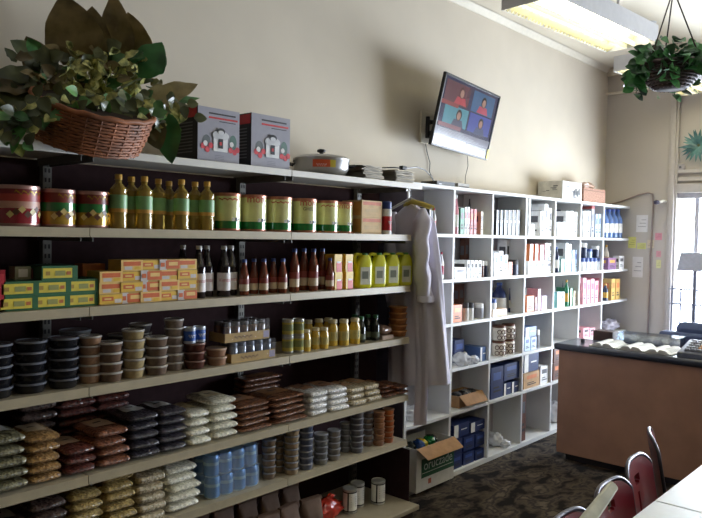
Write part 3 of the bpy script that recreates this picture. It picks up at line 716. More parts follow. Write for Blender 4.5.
# shrink wrapped packs of blue cans
BL1 = M((58, 122, 184), .3, .2); BL2 = M((150, 190, 214), .3, .3)
def bpack():
    o = thing('drink_pack', 'x', 'drink pack'); nx, ny, r, h = 4, 2, .033, .085
    for i in range(nx):
        for j in range(ny):
            c = MB(); c.lathe([(r * .8, 0, BL2), (r * .97, .006, BL1), (r * .97, h * .55, BL2), (r * .97, h * .7, BL1), (r * .97, h - .01), (r * .8, h, BL2), (r * .78, h - .002)], BL1, 18)
            c.build('can', o, ((i - 1.5) * r * 2, r + j * r * 2 + .001, 0))
    W = nx * r + .002; s = MB()
    def sf(u, v):
        a = 2 * PI * u; c, sn = math.cos(a), math.sin(a); q = 1 / (abs(c) ** 8 + abs(sn) ** 8) ** .125
        x, y = W * c * q, r * 2 + .001 + (2 * r + .003) * sn * q
        return (x + .001 * math.sin(u * 60 + v * 9), y, h * (-.0 + v) + .001)
    s.grid(sf, 40, 6, M((214, 226, 238), .14, alpha=.24, coat=.8, bump=1., scale=24., crinkle=30.), wrap=True)
    s.quad([(-W, -.001, h + .002), (W, -.001, h + .002), (W, 4 * r + .003, h + .002), (-W, 4 * r + .003, h + .002)], M((214, 226, 238), .14, alpha=.24, coat=.8, bump=1., scale=24., crinkle=30.))
    s.build('shrink_wrap', o, smooth=60)
    return o
xp = (fx(204, 'low', 2.26) + fx(264, 'low', 2.26)) / 2
put('bp', bpack, (xp, 2.25, LOW), 'shrink wrapped pack of blue cans, lower of two beside the tubs', 0, 'blue can packs')
put('bp', bpack, (xp - .006, 2.252, LOW + .0885), 'shrink wrapped pack of blue cans, upper of two beside the tubs', .02, 'blue can packs')
LC = [(110, 92, 74), (120, 102, 80), (136, 118, 92), (70, 76, 92), (96, 96, 92), (104, 98, 92), (92, 92, 96), (80, 78, 84), (104, 90, 84), (130, 92, 66), (150, 84, 46)]
tops = (414, 412, 411, 402, 410, 403, 399, 393, 391, 386, 383)
for k, px in enumerate((268.5, 278, 291, 305.5, 320.5, 333.5, 345, 356.5, 367.5, 378.5, 388)):
    r = (.032, .029, .035, .0345, .0345, .0325, .029, .034, .029, .031, .031)[k]; h = .0285; Y = (2.29, 2.33, 2.265, 2.265, 2.265, 2.265, 2.31, 2.265, 2.30, 2.265, 2.265)[k]
    n = (6, 6, 7, 7, 5, 5, 5, 7, 7, 6, 6)[k]
    stack('lt%d' % k, px, n, r, h, m_tub(r, h, tubc(tuple(min(235, int(q * 1.2)) for q in LC[k])), M((150, 150, 156), .25, coat=.4) if k < 9 else M((160, 116, 84), .3, coat=.3)), 'small lidded tub', '%s stack past the blue can packs' % ORD[k], 'low', Y, LOW, 'small tubs on the low shelf', .0015)
# --- base deck
PP = M((112, 90, 76), .85, var=.15)
def pouch():
    o = thing('paper_pouch', 'x', 'pouch'); b = MB(); w, d, h = .115, .085, .16
    def f(u, v):
        a = 2 * PI * u; c, s = math.cos(a), math.sin(a); q = 1 / (abs(c) ** 4 + abs(s) ** 4) ** .25
        k = 1 - .75 * max(0, v - .55) / .45; nz = .005 * noise.noise(Vector((c * 2, s * 2, v * 4)))
        return ((w / 2 + nz) * c * q, (d / 2 + nz) * s * q * k * (1 - .2 * max(0, .1 - v) / .1), h * v)
    b.grid(f, 24, 12, PP, wrap=True); b.build('pouch_body', o, smooth=60)
    s = MB(); s.box(-w / 2, w / 2, -.011, .011, h - .012, h + .006, M((104, 78, 62), .6)); s.build('fold', o)
    return o
for k in range(6):
    x = 1.62 + .130 * k; put('pouch', pouch, (x, 2.30 - .012 * (k % 2), DECK), 'brown paper pouch on the bottom deck, %s in the front row' % ORD[k], .1 * (-1) ** k, 'brown paper pouches')
for k in range(5):
    x = 1.74 + .132 * k; put('pouch', pouch, (x, 2.43, DECK), 'brown paper pouch on the bottom deck, %s in the back row' % ORD[k], .12, 'brown paper pouches', (1, 1, 1.12))
def redbag():
    o = thing('plastic_bag', 'x', 'bag'); b = MB(); rm = M((200, 60, 44), .25, coat=.6, var=.25, scale=30., bump=.8)
    def f(u, v):
        a = 2 * PI * u; r = .062 * math.sin(PI * min(1, .12 + v * .88)) ** .6 * (1 + .34 * noise.noise(Vector((math.cos(a) * 2.6, math.sin(a) * 2.6, v * 5))) + .2 * noise.noise(Vector((math.cos(a) * 7, math.sin(a) * 7, v * 11))))
        return (r * 1.5 * math.cos(a), r * .9 * math.sin(a), .10 * v)
    b.grid(f, 28, 14, rm, wrap=True); b.build('bag_body', o, smooth=70)
    k = MB(); k.tube([(0, 0, .09), (.02, -.01, .105), (.05, -.015, .10)], [.008, .016, .004], rm, 8); k.build('knot', o, smooth=70)
    return o
put('rb', redbag, (2.448, 2.36, DECK), 'crumpled red plastic bag at the end of the brown pouches')
wc = m_can(.036, .118, WHITE, [(0, BLACK), (.13, WHITE), (.87, BLACK)], M((190, 190, 186), .3, .5), art=lambda b, fn, r, h: [b.quad([fn(-r * .9, h * .08), fn(-r * .7, h * .08), fn(-r * .7, h * .92), fn(-r * .9, h * .92)], BLACK)] + [b.quad([fn(-r * .4, h * (.3 + .1 * j)), fn(r * .5, h * (.3 + .1 * j)), fn(r * .5, h * (.33 + .1 * j)), fn(-r * .4, h * (.33 + .1 * j))], M((150, 146, 140), .5)) for j in range(5)])
for k, (x, y, lb) in enumerate(((2.585, 2.325, 'white tin with black trim, front one of the touching pair on the deck'), (2.672, 2.352, 'white tin with black trim, rear one of the touching pair on the deck'), (2.776, 2.30, 'white tin with black trim standing alone on the bottom deck'))):
    put('wc', wc, (x, y, DECK), lb, -.3, 'white tins on the deck')

# ------------------------------------------------------------------ on the top board
# rice cooker boxes
GB1 = M((150, 148, 158), .5, var=.04); GB2 = M((30, 30, 34), .5); RED = M((186, 40, 44), .45)
def cooker(w, d, h):
    def f():
        b = MB().box(-w / 2, w / 2, 0, d, 0, h, GB1); e = .0008
        F = lambda u, v, k=1: (-w / 2 + w * u, -e * k, h * v); L = lambda u, v, k=1: (-w / 2 - e * k, d * (1 - u), h * v)
        R4 = lambda P, u0, u1, v0, v1, m, k=1: b.quad([P(u0, v0, k), P(u1, v0, k), P(u1, v1, k), P(u0, v1, k)], m)
        R4(L, 0, 1, 0, 1, GB2); R4(L, .04, .96, .80, .98, RED, 2)
        for j in range(10): R4(L, .15, .8, .70 - .06 * j, .72 - .06 * j, M((110, 110, 112), .5), 2)
        R4(F, .25, .9, .88, .91, INK, 1); R4(F, .25, .95, .80, .835, RED, 1); R4(F, .5, .9, .755, .77, INK, 1)
        def disc(cx, cz, rx, rz, m, k, n=20): b.quad([F(cx + rx * math.cos(2 * PI * i / n), cz + rz * math.sin(2 * PI * i / n), k) for i in range(n)], m)
        disc(.2, .36, .10, .13, M((90, 96, 98), .5), 1); disc(.84, .40, .09, .14, M((80, 110, 100), .5), 1)
        for cx, cz in ((.12, .28), (.22, .22), (.30, .3), (.78, .25), (.88, .22), (.95, .27)): disc(cx, cz, .055, .055, M((206, 60, 70), .45), 2)
        for cx, cz in ((.17, .33), (.8, .36)): disc(cx, cz, .05, .05, M((220, 216, 214), .5), 3)
        R4(F, .36, .70, .20, .50, M((226, 226, 226), .35), 4); disc(.53, .50, .20, .09, M((206, 206, 208), .3), 5); disc(.53, .58, .10, .06, M((60, 60, 66), .3), 6); disc(.53, .555, .07, .04, M((214, 214, 216), .3), 7)
        R4(F, .47, .58, .26, .44, M((40, 36, 40), .4), 6); R4(F, .495, .555, .32, .38, RED, 7)
        for j in range(3): R4(F, .40, .62, .06 + .03 * j, .07 + .03 * j, M((120, 118, 126), .5), 1)
        return tag(b.build('rice_cooker_box', smooth=0), 'x', 'boxed appliance')
    return f
xa, xb = fx(197.5, 'top', 2.25), fx(239, 'top', 2.25); hh = wz(197, 105, 2.25) - SH['top']
put('rc1', cooker(xb - xa, .16, hh), ((xa + xb) / 2, 2.25, TOP), 'grey boxed rice cooker standing next to the plant basket', 0, 'boxed rice cookers')
xa, xb = fx(251, 'top', 2.25), fx(289.5, 'top', 2.25); h2 = wz(252, 112.5, 2.25) - SH['top']
put('rc2', cooker(xb - xa, .13, h2), ((xa + xb) / 2, 2.25, TOP), 'grey boxed rice cooker standing next to the silver pot', 0, 'boxed rice cookers')
# pot
def pot():
    o = thing('cooking_pot', 'wide silver cooking pot with lid and orange sticker on top board', 'pot'); r = .134; al = M((176, 174, 172), .32, .85, var=.04)
    MB().lathe([(r * .70, 0), (r * .86, .008), (r * .98, .035), (r, .072), (r * 1.015, .074), (r * 1.015, .078)], al, 40).build('pot_body', o, smooth=50)
    ld = MB(); ld.lathe([(r * 1.02, .0785), (r * 1.02, .082), (r * .95, .089), (r * .7, .098), (r * .35, .103), (r * .1, .104)], al, 40); lo = ld.build('pot_lid', o, smooth=50)
    MB().lathe([(.010, .104), (.008, .112), (.020, .116), (.021, .126), (.014, .130)], BLACK, 18).build('knob', lo)
    for a in (0.15, PI + .15):
        hd = MB(); c, s = math.cos(a), math.sin(a)
        pts = [(c * r * .98 - s * y, s * r * .98 + c * y, .052) for y in (-.03,)] + [(c * (r + .024) - s * y, s * (r + .024) + c * y, .055) for y in (-.024, 0, .024)] + [(c * r * .98 - s * .03, s * r * .98 + c * .03, .052)]
        hd.tube(pts, .006, BLACK, 8); hd.build('handle', o)
    st = MB(); fn = cyl(r * 1.005); 
    st.grid(lambda u, v: fn(-.045 + .11 * u, .034 + .034 * v), 8, 1, lambda u, v: M((206, 84, 40), .4) if u < .72 else M((214, 190, 60), .4))
    squig(st, cyl(r * 1.012), -.028, .02, .044, .005, WHITE, w=.0015); st.build('sticker', o)
    return o
p_ = pot(); xp = (fx(291, 'top', 2.36) + fx(348, 'top', 2.36)) / 2; p_.location = (fx(321, 'top', 2.36), 2.36, TOP); p_.rotation_euler.z = -.75
# piles of folded paper with a plug and lead
NP = M((206, 200, 190), .9, var=.12, scale=12.)
def papers(w, d, n, seed):
    def f():
        rnd = random.Random(seed); b = MB(); z = 0
        for i in range(n):
            t = rnd.uniform(.004, .008); dx, dy = rnd.uniform(-.01, .01), rnd.uniform(-.01, .01); s = len(b.v)
            def g(u, v, z=z, dx=dx, dy=dy, t=t):
                a = 2 * PI * v
                return (dx + (u - .5) * w, dy + d * .5 + d * .5 * (max(-1, min(1, 1.15 * math.cos(a)))), z + t * .5 + t * .62 * math.sin(a) + .002 * math.sin(u * 9 + i) * (i / n))
            b.grid(g, 8, 16, NP if i % 3 else M((226, 218, 202), .9, var=.1), wrap=False); z += t
        return tag(b.build('folded_newspapers', smooth=50), 'x', 'newspapers')
    return f
x1 = fx(371, 'top', 2.25); x2 = fx(402, 'top', 2.25)
put('np1', papers(.14, .2, 12, 3), (x1 + .0, 2.235, TOP), 'pile of folded grey newspapers next to the silver pot', 0, 'newspaper piles')
put('np2', papers(.15, .2, 10, 4), (x2 + .01, 2.235, TOP), 'pile of folded newspapers with a black lead across it', 0, 'newspaper piles')
ld = MB(); P = lambda px, py, Y: wp(px, py, Y)
zt = SH['top'] + .068
ld.tube([(x2 - .10, 2.30, zt + .004), (x2 - .03, 2.28, zt + .010), (x2 + .05, 2.28, zt + .010), P(417, 167, 2.30), P(425, 170, 2.36), P(431, 176, 2.40), P(433.5, 181, 2.44)], .0035, BLACK, 6)
pl = ld.build('power_lead'); tag(pl, 'black power lead with a plug looping off the newspapers', 'cable')
pb = MB().box(-.02, .02, -.012, .012, -.008, .012, BLACK); pb.build('plug', pl, (x2 + .045, 2.28, zt + .012), bevel=.003)
# ------------------------------------------------------------------ goods in the cubbyholes
ROWN = ['top row', 'second row', 'third row', 'fourth row', 'fifth row', 'bottom row']
def hole(c, r): return 'in the cubbyhole %s across, %s' % (ORD[c], ROWN[r])
CC = {'white': (240, 240, 240), 'black': (34, 34, 38), 'red': (176, 60, 56), 'green': (44, 120, 84), 'navy': (30, 46, 96), 'blue': (80, 106, 152), 'orange': (206, 116, 60), 'tan': (190, 150, 104), 'brown': (96, 56, 40), 'pink': (214, 146, 156), 'cream': (224, 214, 190),
      'teal': (130, 186, 186), 'grey': (150, 150, 156), 'purple': (120, 84, 120), 'lilac': (206, 196, 214), 'dark red': (110, 46, 44), 'dark blue': (30, 38, 66), 'pale blue': (176, 196, 220), 'pale': (210, 206, 198), 'gold': (196, 160, 90)}
def front_x(px, c, r, Y): 
    x = VX[c]
    for _ in range(8):
        v = Vector((x, Y, RZ[r + 1] - EYE)); py = 259 - 700 * v.dot(CU) / v.dot(CF); x = wx(px, py, Y)
    return x
seen_ = {}
def cb(c, r, col, kind, spans, yt, Y=2.42, d=.14, base=0., fixz=None, style=0, word=None):
    """boxes standing side by side in one cubbyhole; spans are pixel edges of the fronts, yt the pixel row of their tops"""
    for k, (a, b) in enumerate(spans):
        xa, xb = front_x(a, c, r, Y), front_x(b, c, r, Y); g = min(.003, (xb - xa) * .1); xa = max(xa + g, VX[c] + .012); xb = min(xb - g, VX[c + 1] - .012)
        if c == 6: xb = min(xb, 6.37)
        zt = wz((a + b) / 2, yt[k] if isinstance(yt, (list, tuple)) else yt, Y); z = RZ[r + 1] + .0006 + base; h = min(zt - z, RZ[r] - BT - .004 - z); h = max(h, .02)
        m = M(CC[col], .45); ac = {0: M((90, 90, 96), .5), 1: WHITE, 2: M((206, 120, 70), .5), 3: M((60, 84, 150), .5), 4: M((180, 60, 80), .5), 5: INK, 6: GOLDCAP}[style]
        w = xb - xa; nm = '%s %s' % (col if word is None else word, kind.replace('_', ' '))
        n = len(spans); pos = '' if n == 1 else ', %s of %s toward the window' % (ORD[k], {2: 'two', 3: 'three', 4: 'four', 5: 'five', 6: 'six', 7: 'seven'}[n])
        loc = ((xa + xb) / 2, Y, z); key = (nm, c, r)
        if seen_.get(key): nm = nm.replace(' ', ' upper ' if base else ' rear ', 1)
        seen_[key] = 1
        lab = '%s%s, %s' % (nm, pos, hole(c, r).replace('in the ', ''))
        if kind in ('bottle', 'jug'):
            rr = min(w / 2, d / 2); cap = ac if style else M(CC['white'], .4)
            o = m_bottle(rr, h, M(CC[col], .15, coat=.3), cap, ac if style in (1, 2, 4, 6) else M(CC['pale'], .5), (.18, .5), .62, .36)(); o.location = (loc[0], Y + rr, z)
        elif kind == 'jar':
            rr = w / 2; o = thing('cosmetic_jar', lab, 'jar')
            MB().lathe([(rr * .94, 0), (rr, .003), (rr, h * .7, ac), (rr, h * .705, m)], m, 16).build('jar_body', o)
            MB().lathe([(rr * .98, h * .72), (rr * .98, h * .97), (rr * .9, h)], ac if style else WHITE, 16).build('jar_lid', o); o.location = (loc[0], Y + rr, z)
        else:
            dec = [('f', .18, .82, .58, .82, ac), ('f', .2, .8, .2, .26, INK), ('f', .2, .65, .32, .37, INK), ('l', .15, .85, .55, .8, ac), ('l', .2, .8, .2, .26, INK)]
            if style == 1: dec = [('f', .0, .28, .0, 1., WHITE), ('f', .45, .85, .5, .58, WHITE), ('l', .0, .12, 0, 1, WHITE)]
            o = m_box({'book': 'packaged_box', 'box': 'packaged_box'}.get(kind, kind), kind.split('_')[-1], w, min(d, CB - Y - .004), h, m, dec)()
            o.location = loc
        o['label'] = lab; o['group'] = 'goods ' + hole(c, r); o['category'] = {'jug': 'bottle'}.get(kind, kind.split('_')[-1])
    return o
# top row
cb(0, 0, 'black', 'box', [(429, 433)], 207, style=1); cb(0, 0, 'white', 'bottle', [(434, 437)], 208, style=4)
cb(1, 0, 'pink', 'bottle', [(456, 459.5)], 195, d=.03); cb(1, 0, 'green', 'box', [(460, 464)], 208); cb(1, 0, 'white', 'box', [(464.4, 466.4), (467, 469.4)], 207, style=4)
cb(1, 0, 'red', 'box', [(470, 473), (473.4, 476.5)], 209, style=2); cb(1, 0, 'cream', 'box', [(480.5, 483)], 211.5); cb(1, 0, 'black', 'bottle', [(469, 474)], 192, Y=2.56, d=.05)
cb(2, 0, 'black', 'box', [(496, 499), (500, 503), (504, 507.6), (508, 511.6), (512, 515.6), (516, 519.6)], 210, style=1)
cb(3, 0, 'white', 'box', [(528.6, 530.4)], 198, style=0); cb(3, 0, 'pale', 'box', [(531, 534.6)], 224); cb(3, 0, 'white', 'carton', [(540, 543.6), (544, 547.6), (548, 551.6)], [211, 204, 208], style=0)
cb(3, 0, 'dark blue', 'box', [(527, 534)], 206, Y=2.57, d=.04)
cb(4, 0, 'white', 'carton', [(557.4, 561), (561.4, 565), (565.4, 569), (569.4, 573), (573.4, 577)], [222, 222, 211, 211, 212], style=0); cb(4, 0, 'dark blue', 'box', [(560, 566)], 210, Y=2.57, d=.04)
cb(5, 0, 'white', 'carton', [(583, 586), (586.4, 590)], 211, style=0); cb(5, 0, 'grey', 'carton', [(591, 594)], 209); cb(5, 0, 'pale blue', 'carton', [(595, 597.6), (598, 600.6)], 214, style=3)
o_ = cb(5, 0, 'red', 'flat_box', [(591, 594)], 209); o_.scale = (1.0, 1, .1); o_.location.z = wz(592.5, 209, 2.42) + .002; o_['label'] = 'flat red box lying on the grey carton, cubbyhole sixth across, top row'
cb(6, 0, 'blue', 'bottle', [(606, 610), (610.6, 614.6), (615.2, 619.2), (619.8, 623.8)], 209, style=3, d=.09)
# second row
cb(0, 1, 'dark blue', 'bottle', [(433, 441)], 241, style=3, d=.07); cb(0, 1, 'white', 'bottle', [(441.5, 445)], 252, style=4, d=.04)
cb(1, 1, 'white', 'flat_box', [(454.5, 466)], 267.5); cb(1, 1, 'white', 'box', [(467, 470), (470.5, 473.5), (474, 477.5), (478, 481.5)], 260.5, style=5); cb(1, 1, 'brown', 'jar', [(482, 485)], 261, style=1); cb(1, 1, 'dark blue', 'jar', [(485.6, 488.6)], 261, style=1)
cb(1, 1, 'brown', 'box', [(464, 470)], 238, Y=2.57, d=.04)
cb(2, 1, 'white', 'box', [(494, 498), (498.5, 503), (503.5, 507.6)], [253, 251, 255], style=3); cb(2, 1, 'white', 'tall_box', [(506, 514)], 240, Y=2.52, d=.07); cb(2, 1, 'orange', 'box', [(508.2, 512.4)], 262, style=1, d=.06); cb(2, 1, 'dark blue', 'jar', [(514, 521)], 260, style=5, d=.06)
cb(3, 1, 'white', 'box', [(528.4, 533.4), (534, 539.4), (540, 545.4), (546, 551.4)], 261, style=0); b1 = wz(540, 261, 2.42) - RZ[2] + .001
cb(3, 1, 'orange', 'box', [(529, 533), (534.4, 538)], 244, base=b1, style=1); cb(3, 1, 'pink', 'box', [(539.4, 543.4)], 245, base=b1, style=1); cb(3, 1, 'white', 'tall_box', [(544.4, 548), (548.6, 552)], 243, base=b1)
cb(4, 1, 'dark blue', 'bottle', [(557, 560.4)], 247, style=3); cb(4, 1, 'teal', 'box', [(561, 564.4)], 259, style=1); cb(4, 1, 'white', 'tall_box', [(565, 568), (568.4, 571)], [243, 244]); cb(4, 1, 'pale blue', 'box', [(572, 574.6), (575, 577.8)], 250, style=3)
cb(5, 1, 'white', 'jar', [(583, 586.4), (587, 590.4), (591, 594.4), (595, 598.4), (599, 602)], 258, style=3, d=.05); b1 = wz(592, 258, 2.42) - RZ[2] + .001
cb(5, 1, 'dark blue', 'jar', [(584, 588), (596.4, 600)], [243, 246], base=b1, style=1, d=.05); cb(5, 1, 'pale blue', 'jar', [(589.6, 593)], 249, base=b1, style=3, d=.05)
cb(6, 1, 'purple', 'box', [(608, 616)], 258, style=6); cb(6, 1, 'cream', 'bottle', [(606, 611)], 245, Y=2.52, d=.05, style=6); cb(6, 1, 'white', 'box', [(619, 624)], 256, d=.06)
# third row
cb(1, 2, 'orange', 'box', [(452.6, 462)], 305, style=6, d=.08); cb(1, 2, 'brown', 'tall_box', [(458, 464)], 284, Y=2.57, d=.04); cb(1, 2, 'pale', 'jar', [(466, 470), (470.8, 475)], 303, style=5, d=.05); cb(1, 2, 'grey', 'jar', [(480, 485.4)], 303.5, style=1, d=.06)
cb(2, 2, 'tan', 'flat_box', [(492.4, 507)], 309, style=1, d=.06); cb(2, 2, 'white', 'jar', [(493, 498)], 299, base=.028, d=.05, style=3); cb(2, 2, 'navy', 'jug', [(501, 509), (509.4, 517)], [283, 288], Y=2.50, d=.10, style=3)
cb(3, 2, 'orange', 'book', [(526.6, 534)], 296, style=6); cb(3, 2, 'dark red', 'box', [(534.6, 537)], 297, style=2); cb(3, 2, 'brown', 'box', [(528, 533)], 288, Y=2.55, d=.06); cb(3, 2, 'pink', 'box', [(537.4, 540.6)], 289, style=1, d=.10); cb(3, 2, 'lilac', 'box', [(541.4, 546.6)], 296, style=0, d=.08)
cb(4, 2, 'teal', 'box', [(557, 560.2)], 292, style=1); cb(4, 2, 'white', 'box', [(560.6, 564.4)], 292, style=3); cb(4, 2, 'navy', 'bottle', [(562, 567.4)], 275, Y=2.54, d=.06, style=3); cb(4, 2, 'green', 'bottle', [(567, 569.6)], 280, style=6, d=.04); cb(4, 2, 'green', 'box', [(570, 572.4)], 288, style=1); cb(4, 2, 'cream', 'box', [(573.2, 575.4)], 291, style=6)
cb(5, 2, 'pink', 'box', [(582.6, 586), (586.4, 590), (590.4, 594), (594.4, 598), (598.4, 602)], [278, 280, 279, 281, 278], style=4)
cb(6, 2, 'dark blue', 'bottle', [(606, 609.6)], 284, d=.05, style=6); cb(6, 2, 'gold', 'box', [(611, 615), (615.4, 619.6)], 279, style=2)
# fourth row
cb(1, 3, 'navy', 'flat_box', [(454, 464)], 340, Y=2.51, d=.10, style=3); cb(1, 3, 'blue', 'box', [(480, 487.6)], 347, style=1)
cb(3, 3, 'pale blue', 'box', [(524.6, 530.2), (530.6, 536.4)], 337, style=3); b1 = wz(530, 337, 2.42) - RZ[4] + .001; cb(3, 3, 'blue', 'box', [(525, 536)], 327, base=b1, style=1); cb(3, 3, 'grey', 'jar', [(537.4, 540.4)], 330, style=0, d=.05)
cb(5, 3, 'pink', 'box', [(583, 589), (589.4, 595)], 328, style=5)
# fifth row
cb(2, 4, 'navy', 'box', [(490.4, 503)], 367, style=3, d=.12, word='tall navy'); cb(2, 4, 'navy', 'carton', [(503.6, 511), (511.6, 520)], [383, 381], style=1, d=.12); b1 = wz(508, 381, 2.42) - RZ[5] + .004; cb(2, 4, 'navy', 'flat_box', [(503.4, 520.4)], 363, base=b1, style=3)
cb(3, 4, 'tan', 'carton', [(523.6, 539)], 372, style=2); b1 = wz(530, 372, 2.42) - RZ[5] + .001; cb(3, 4, 'navy', 'carton', [(523.6, 538)], 354, base=b1, style=1); cb(3, 4, 'white', 'carton', [(540, 548)], 366, style=0, d=.08)
cb(4, 4, 'brown', 'carton', [(553, 561.6)], 363, style=2, word='lower brown'); b1 = wz(557, 363, 2.42) - RZ[5] + .001; cb(4, 4, 'brown', 'carton', [(553.4, 562)], 348, base=b1, style=2, word='topmost brown')
# bottom row
cb(1, 5, 'navy', 'carton', [(452, 462), (463, 474), (475, 486)], [455, 452, 449], style=3, d=.12); b1 = wz(468, 451, 2.42) - RZ[6] + .004
for nm, b_, ys in (('middle', b1, [439, 436, 433]),): cb(1, 5, 'navy', 'carton', [(452, 462), (463, 474), (475, 486)], ys, base=b_, style=3, d=.12, word='middle layer navy')
b1 = wz(468, 435, 2.42) - RZ[6] + .006; cb(1, 5, 'navy', 'flat_box', [(453, 468.6), (470, 486)], [424, 421], base=b1, style=1, d=.12)
cb(3, 5, 'brown', 'carton', [(520.6, 525.4)], 386, d=.03)
# patterned jars in the third hole of the fourth row
PJ = M((206, 186, 160), .4, c2=(84, 52, 36), scale=70., kind='voronoi')
def pj():
    o = thing('patterned_jar', 'x', 'jar'); r, h = .048, .105
    b = MB(); b.lathe([(r * .85, 0), (r, .008), (r, h * .78), (r * .9, h * .84)], M((224, 214, 200), .4), 20)
    fn = cyl(r + .001)
    for s_ in range(-2, 3):
        for q in range(2):
            pts = [fn(s_ * .030 + .014 * math.cos(t * .7), h * (.22 + .36 * q) + .014 * math.sin(t * .7)) for t in range(10)]
            b.tube(pts, .0028, M((90, 54, 38), .4), 5)
    b.build('jar_body', o); MB().lathe([(r * .9, h * .845), (r * .95, h * .86), (r * .95, h * .96), (r * .8, h)], M((96, 58, 40), .4), 20).build('jar_lid', o)
    return o
for i in range(2):
    for k, px in enumerate((498.2, 507.6)):
        put('pj', pj, (front_x(px, 2, 3, 2.465), 2.465, RZ[4] + .0006 + i * .1065), '%s brown and white patterned jar, %s, cubbyhole third across, fourth row' % (('lower', 'upper')[i], ('near the divider', 'toward the window')[k]), .3 * i, 'patterned jars')
# plastic bags
def poly(seed, sx, sy, sz, col=(226, 226, 228), al=.5):
    def f():
        b = MB(); off = Vector((seed * 5.1, 0, 0))
        def g(u, v):
            a = 2 * PI * u; ph = PI * v; d = Vector((math.sin(ph) * math.cos(a), math.sin(ph) * math.sin(a), math.cos(ph)))
            k = 1 + .30 * noise.noise(d * 2.2 + off) + .16 * noise.noise(d * 6 + off)
            return (sx * d.x * k, sy * d.y * k, max(0, sz * .9 + sz * d.z * k))
        b.grid(g, 36, 20, M(col, .2, coat=.6, alpha=al, var=.05), wrap=True)
        return tag(b.build('plastic_bag', smooth=80), 'x', 'bag')
    return f
def pbag(c, r, px, s, lab, Y=2.50, base=0., col=(226, 226, 228), al=.6):
    o = poly(px, *s, col=col, al=al)(); o.location = (front_x(px, c, r, Y), Y, RZ[r + 1] + .0008 + base); o['label'] = lab + ', ' + hole(c, r).replace('in the ', ''); return o
pbag(1, 3, 461, (.045, .060, .045), 'crumpled clear plastic bag', Y=2.435); pbag(1, 3, 474, (.036, .03, .028), 'crumpled white plastic bag spilling forward', Y=2.41)
pbag(6, 3, 610, (.12, .07, .05), 'pale plastic bag', col=(196, 190, 200), al=.8)
pbag(2, 5, 495, (.05, .055, .05), 'crumpled white plastic bag', Y=2.50, al=.85); pbag(2, 5, 505, (.036, .036, .028), 'small white plastic bag', Y=2.435, al=.85)
pbag(4, 5, 555, (.07, .08, .085), 'big white plastic sack', al=.9, Y=2.5); pbag(0, 4, 411, (.06, .06, .045), 'clear plastic bag', Y=2.48, al=.6)
# open carton with dark wares
def openbox(w, d, h, m, flap=.09, ang=1.0, txt=None):
    o = thing('open_carton', 'x', 'carton'); b = MB(); t = .004
    b.box(-w / 2, w / 2, 0, d, 0, t, m); b.box(-w / 2, w / 2, 0, t, t, h, m); b.box(-w / 2, w / 2, d - t, d, t, h, m); b.box(-w / 2, -w / 2 + t, t, d - t, t, h, m); b.box(w / 2 - t, w / 2, t, d - t, t, h, m)
    b.build('carton_body', o)
    c, s = math.cos(ang), math.sin(ang)
    q = MB(); P = [(-w / 2, -.0005, h), (w / 2, -.0005, h), (w / 2 - .01, -flap * s - .001, h - flap * c), (-w / 2 + .01, -flap * s - .001, h - flap * c)]
    q.quad(P, m); q.quad([(p[0], p[1] + .001, p[2] + .004) for p in reversed(P)], m); q.build('flap', o, smooth=0)
    return o
ob_ = openbox(.27, .15, .075, CARTON, .075, .75); ob_['label'] = 'open brown carton of dark wares, its flap hanging out of the fifth row'
xo = front_x(470, 1, 4, 2.44); ob_.location = (xo, 2.435, RZ[5] + .0006)
for k in range(5):
    o = poly(k + 30, .021, .036, .022, col=[(36, 34, 40), (120, 122, 130), (50, 46, 50), (176, 176, 180)][k % 4], al=1.)(); o.location = (xo - .10 + .05 * k, 2.497 + .012 * (k % 2), RZ[5] + .042); o.name = 'wrapped_packet'
    o['category'] = 'packet'; o['label'] = 'wrapped %s packet in the open brown carton, %s of five toward the window' % (('black', 'grey', 'dark', 'silver')[k % 4], ORD[k]); o['group'] = 'packets in the open carton'
# big printed carton on the bottom board of the first column
W2, D2, H2 = .375, .22, .25
bx = openbox(W2, D2, H2, M((206, 204, 198), .7, var=.05), .085, 1.0); bx['label'] = 'open white carton with a green panel reading oruczade below the coat'
bx.location = (3.348, 2.34, .0305)
gp = MB(); e = -.0012; gg = M((26, 78, 52), .5)
gp.quad([(-W2 * .38, e, .075), (W2 * .5, e, .075), (W2 * .5, e, .185), (-W2 * .38, e, .185)], gg)
gp.text('oruczade', .078, M((196, 206, 196), .5), lambda x, z: (x + .022, e - .001, z + .118)); gp.quad([(-W2 * .36, e - .001, .10), (W2 * .46, e - .001, .10), (W2 * .46, e - .001, .103), (-W2 * .36, e - .001, .103)], PAPER)
gp.quad([(-W2 * .2, e, .03), (-W2 * .12, e, .03), (-W2 * .12, e, .06), (-W2 * .2, e, .06)], M((170, 90, 70), .6)); gp.build('printed_panel', bx, smooth=0)
bx.children[1].data.materials[0] = CARTON
for k, (dx, dy, c, nm) in enumerate(((-.11, .12, (40, 46, 40), 'black'), (-.055, .09, (30, 70, 130), 'blue'), (.005, .11, (206, 190, 50), 'yellow'), (.065, .09, (30, 120, 60), 'green'), (.125, .12, (36, 36, 40), 'dark grey'))):
    o = poly(k + 50, .026, .040, .026, col=c, al=1.)(); o.location = (3.348 + dx * .9, 2.34 + dy, .235 + .008 * (k % 2)); o.name = 'snack_packet'; o['category'] = 'packet'; o['label'] = '%s packet heaped in the open white carton below the coat' % nm; o['group'] = 'packets in the white carton'
